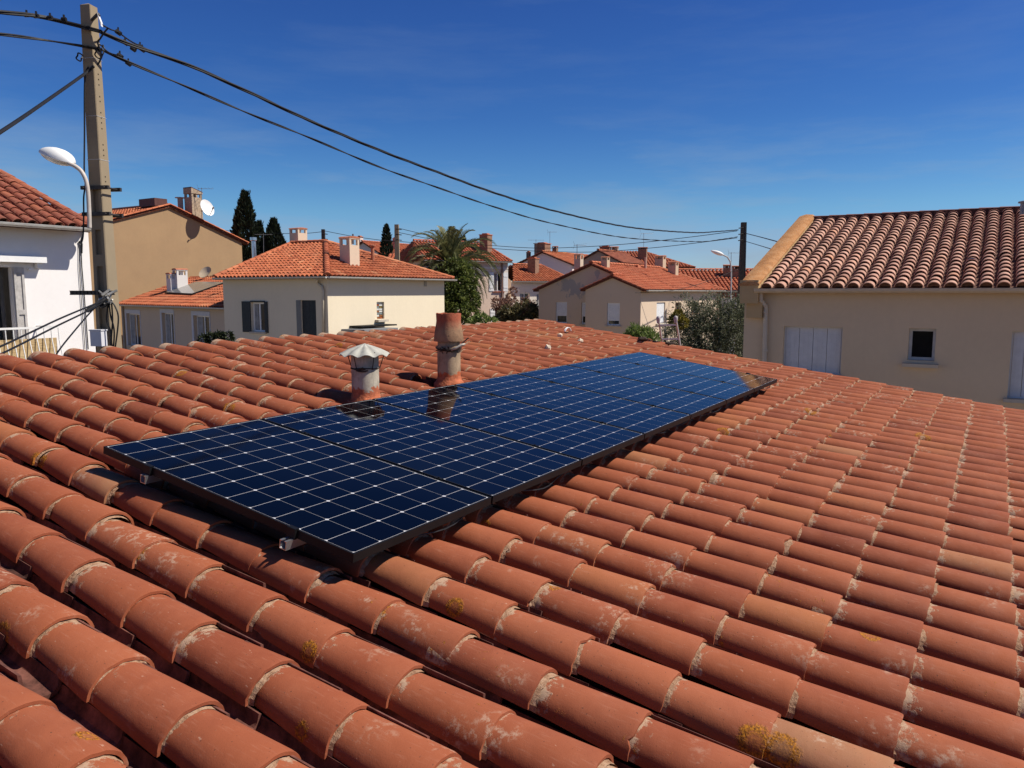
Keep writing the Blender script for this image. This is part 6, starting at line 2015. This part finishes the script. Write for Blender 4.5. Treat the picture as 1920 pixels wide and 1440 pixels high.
far_line('far wire from the short dark pole leading left past the cypresses', ((609, 434, 54), (560, 438, 56), (480, 436, 60), (420, 432, 66)))
far_line('upper cable from the dark pole to the house on the right', ((1396, 437, 45), (1420, 443, 38), (1450, 451, 30), (1520, 470, 24.5)), .022)
far_line('lower cable from the dark pole to the house on the right', ((1396, 452, 45), (1420, 459, 38), (1450, 468, 30), (1520, 487, 24.5)), .018)
far_line('service wire from the patched house corner towards the right hand pole', ((1191, 549, 41.6), (1250, 546, 42.5), (1310, 533, 43.5), (1384, 505, 44.8)), .014)

def far_lamp(label, hx, hy, tx, ty, arm, Y, hl):
    base = at(arm[-1][0], arm[-1][1], Y); b = Vector((base.x, base.y, 0))
    o = thing('street_lamp', label, 'street lamp', b)
    mb = MB(); mb.tube([b] + [at(x, y, Y) for x, y in reversed(arm)], .05, 8); mb.build('arm', simple('far_lamp_arm', (.45, .45, .45), .5, .1, 8), o)
    p, q = at(hx, hy, Y), at(tx, ty, Y); a = (q - p); L = a.length; a.normalize(); s_ = a.cross(Vector((0, 0, 1))).normalized(); u = s_.cross(a)
    vs, fs = [], []; m, n = 10, 12
    for i in range(m + 1):
        f = i / m; r = math.sin(math.pi * min(.97, max(.03, f ** .85))) ** .6 * L * .19
        for k in range(n):
            t = 2 * math.pi * k / n; vs.append(p + a * L * f + s_ * math.cos(t) * r * 1.1 + u * math.sin(t) * r * .8)
    for i in range(m):
        for k in range(n): fs.append((i * n + k, i * n + (k + 1) % n, (i + 1) * n + (k + 1) % n, (i + 1) * n + k))
    fs += [tuple(range(n - 1, -1, -1)), tuple(m * n + k for k in range(n))]
    mb = MB(); mb.add(vs, fs); mb.build('head', M_WHITE, o, smooth=True)
far_lamp('white street lamp on a curved arm left of the dark right hand pole', 1357, 478, 1333, 470, [(1356, 478), (1364, 482), (1369, 490), (1371, 502), (1371, 530)], 50.0, .8)
far_lamp('white street lamp head in front of the far low roof, left of the palm', 768, 483, 783, 476, [(768, 483), (763, 486), (760, 491), (760, 520)], 60.0, .6)

# ------------------------------------------------------------------ ladder at the far end of the roof
lad = thing('ladder', 'grey aluminium ladder leaning on the far end of the tile roof', 'ladder', at(1259, 640, 13.0))
T0, T1 = at(1234.5, 596, 12.62), at(1267, 595.5, 12.62)
E0_, E1_ = at(1242, 645, 12.80), at(1275, 645, 12.80)
M_LAD = simple('dull_aluminium', (.52, .47, .46), .45, .12, 12, metal=.45)
wd_ = (T1 - T0); wd_.z = 0; wd_.normalize()
foot = []
for (t, e_) in ((T0, E0_), (T1, E1_)):
    d = (e_ - t).normalized(); end = t + d * (t.z / -d.z); foot.append((t, d, end))
    mb = MB(); nrm = d.cross(wd_).normalized()
    mb.box((t + end) / 2, (end - t).length, .022, .062, d, wd_); mb.build('stile', M_LAD, lad)
for k in range(22):
    s0 = .135 + .262 * k
    if s0 > (foot[0][2] - T0).length: break
    a, b = T0 + foot[0][1] * s0, T1 + foot[1][1] * s0
    mb = MB(); d = (b - a).normalized()
    mb.box((a + b) / 2, (b - a).length, .030, .026, d, d.cross(Vector((0, 0, 1)))); mb.build('rung', M_LAD, lad)
for (t, d, e_) in foot:
    mb = MB(); prof = [(0, .03), (.026, .024), (.036, .0), (.034, -.03), (.026, -.075), (.020, -.09)]
    mb.lathe(prof, t, 14); mb.build('end_cap', simple('grey_rubber_cap', (.40, .36, .37), .6, .25, 20), lad, smooth=True)

# ------------------------------------------------------------------ odds and ends lying on the tiles
def lump(name, label, cat, u, v, n, r, mat, seed, sq=.7, group=None):
    c = RM @ Vector((u, -v, n)); mb = MB(); vs, fs = [], []
    for i in range(7):
        th = math.pi * i / 6 - math.pi / 2
        for k in range(12):
            t = 2 * math.pi * k / 12
            d = Vector((math.cos(t) * math.cos(th), math.sin(t) * math.cos(th), math.sin(th)))
            q = r * (1 + .45 * mnoise.noise(d * 1.7 + Vector((seed * 5, 0, 0))))
            vs.append(c + Vector((d.x * q, d.y * q, d.z * q * sq)))
    for i in range(6):
        for k in range(12): fs.append((i * 12 + k, i * 12 + (k + 1) % 12, (i + 1) * 12 + (k + 1) % 12, (i + 1) * 12 + k))
    mb.add(vs, fs)
    return tag(mb.build(name, mat, smooth=.5), label, cat, group)
M_LUMP = simple('pale_mortar_lump', (.60, .50, .38), .95, .25, 20, .8, 40, bdist=.01)
lump('mortar_lump', 'pale mortar lump on the tiles, the lowest of three beyond the clay pipe', 'mortar lump', 6.75, -1.097, -.115, .042, M_LUMP, 1, 1.0, 'pale mortar lumps on the far tiles')
lump('mortar_lump', 'pale mortar lump on the tiles, the highest of three, below the ridge corner', 'mortar lump', 8.05, -1.63, -.11, .038, M_LUMP, 2, 1.0, 'pale mortar lumps on the far tiles')
lump('mortar_lump', 'pale mortar lump on the tiles, the rightmost of three', 'mortar lump', 7.97, -1.24, -.115, .042, M_LUMP, 3, .8, 'pale mortar lumps on the far tiles')
lump('dark_rag', 'dark crumpled rag on the last tiles, left of the ladder foot', 'rag', 9.45, -.85, -.10, .075, M_WIRE, 4, .5)
lump('dark_clod', 'flat dark clod of dirt on the edge tile right under the ladder', 'clod', 9.62, -.45, -.11, .08, M_WIRE, 5, .35)
lump('mortar_crumb', 'beige mortar crumb in the gutter between tiles at lower left', 'mortar crumb', -.30, 1.80, -.175, .022, M_MORTAR, 6, .8, 'mortar crumbs between the near tiles')
lump('mortar_crumb', 'beige mortar crumb beside a tile lip at the bottom left', 'mortar crumb', -.62, 2.12, -.165, .024, M_MORTAR, 7, .8, 'mortar crumbs between the near tiles')
c = RM @ Vector((8.75, 1.87, -.13)); mb = MB(); vs, fs = [], []
for (x, rr_) in ((-.014, .105), (.014, .105), (.014, .094), (-.014, .094)):
    for k in range(13):
        t = math.pi * (.06 + .88 * k / 12); vs.append(c + RV * x * -1 + RU * math.cos(t) * rr_ + RN * math.sin(t) * rr_ * .75)
for q in range(4):
    a, b = q * 13, ((q + 1) % 4) * 13
    for k in range(12): fs.append((a + k, a + k + 1, b + k + 1, b + k))
fs += [(0, 13, 26, 39), (12, 51, 38, 25)]
mb.add(vs, fs); tag(mb.build('pipe_offcut', M_WHITE), 'short white half round pipe offcut lying on the far tiles near the ridge', 'pipe offcut')
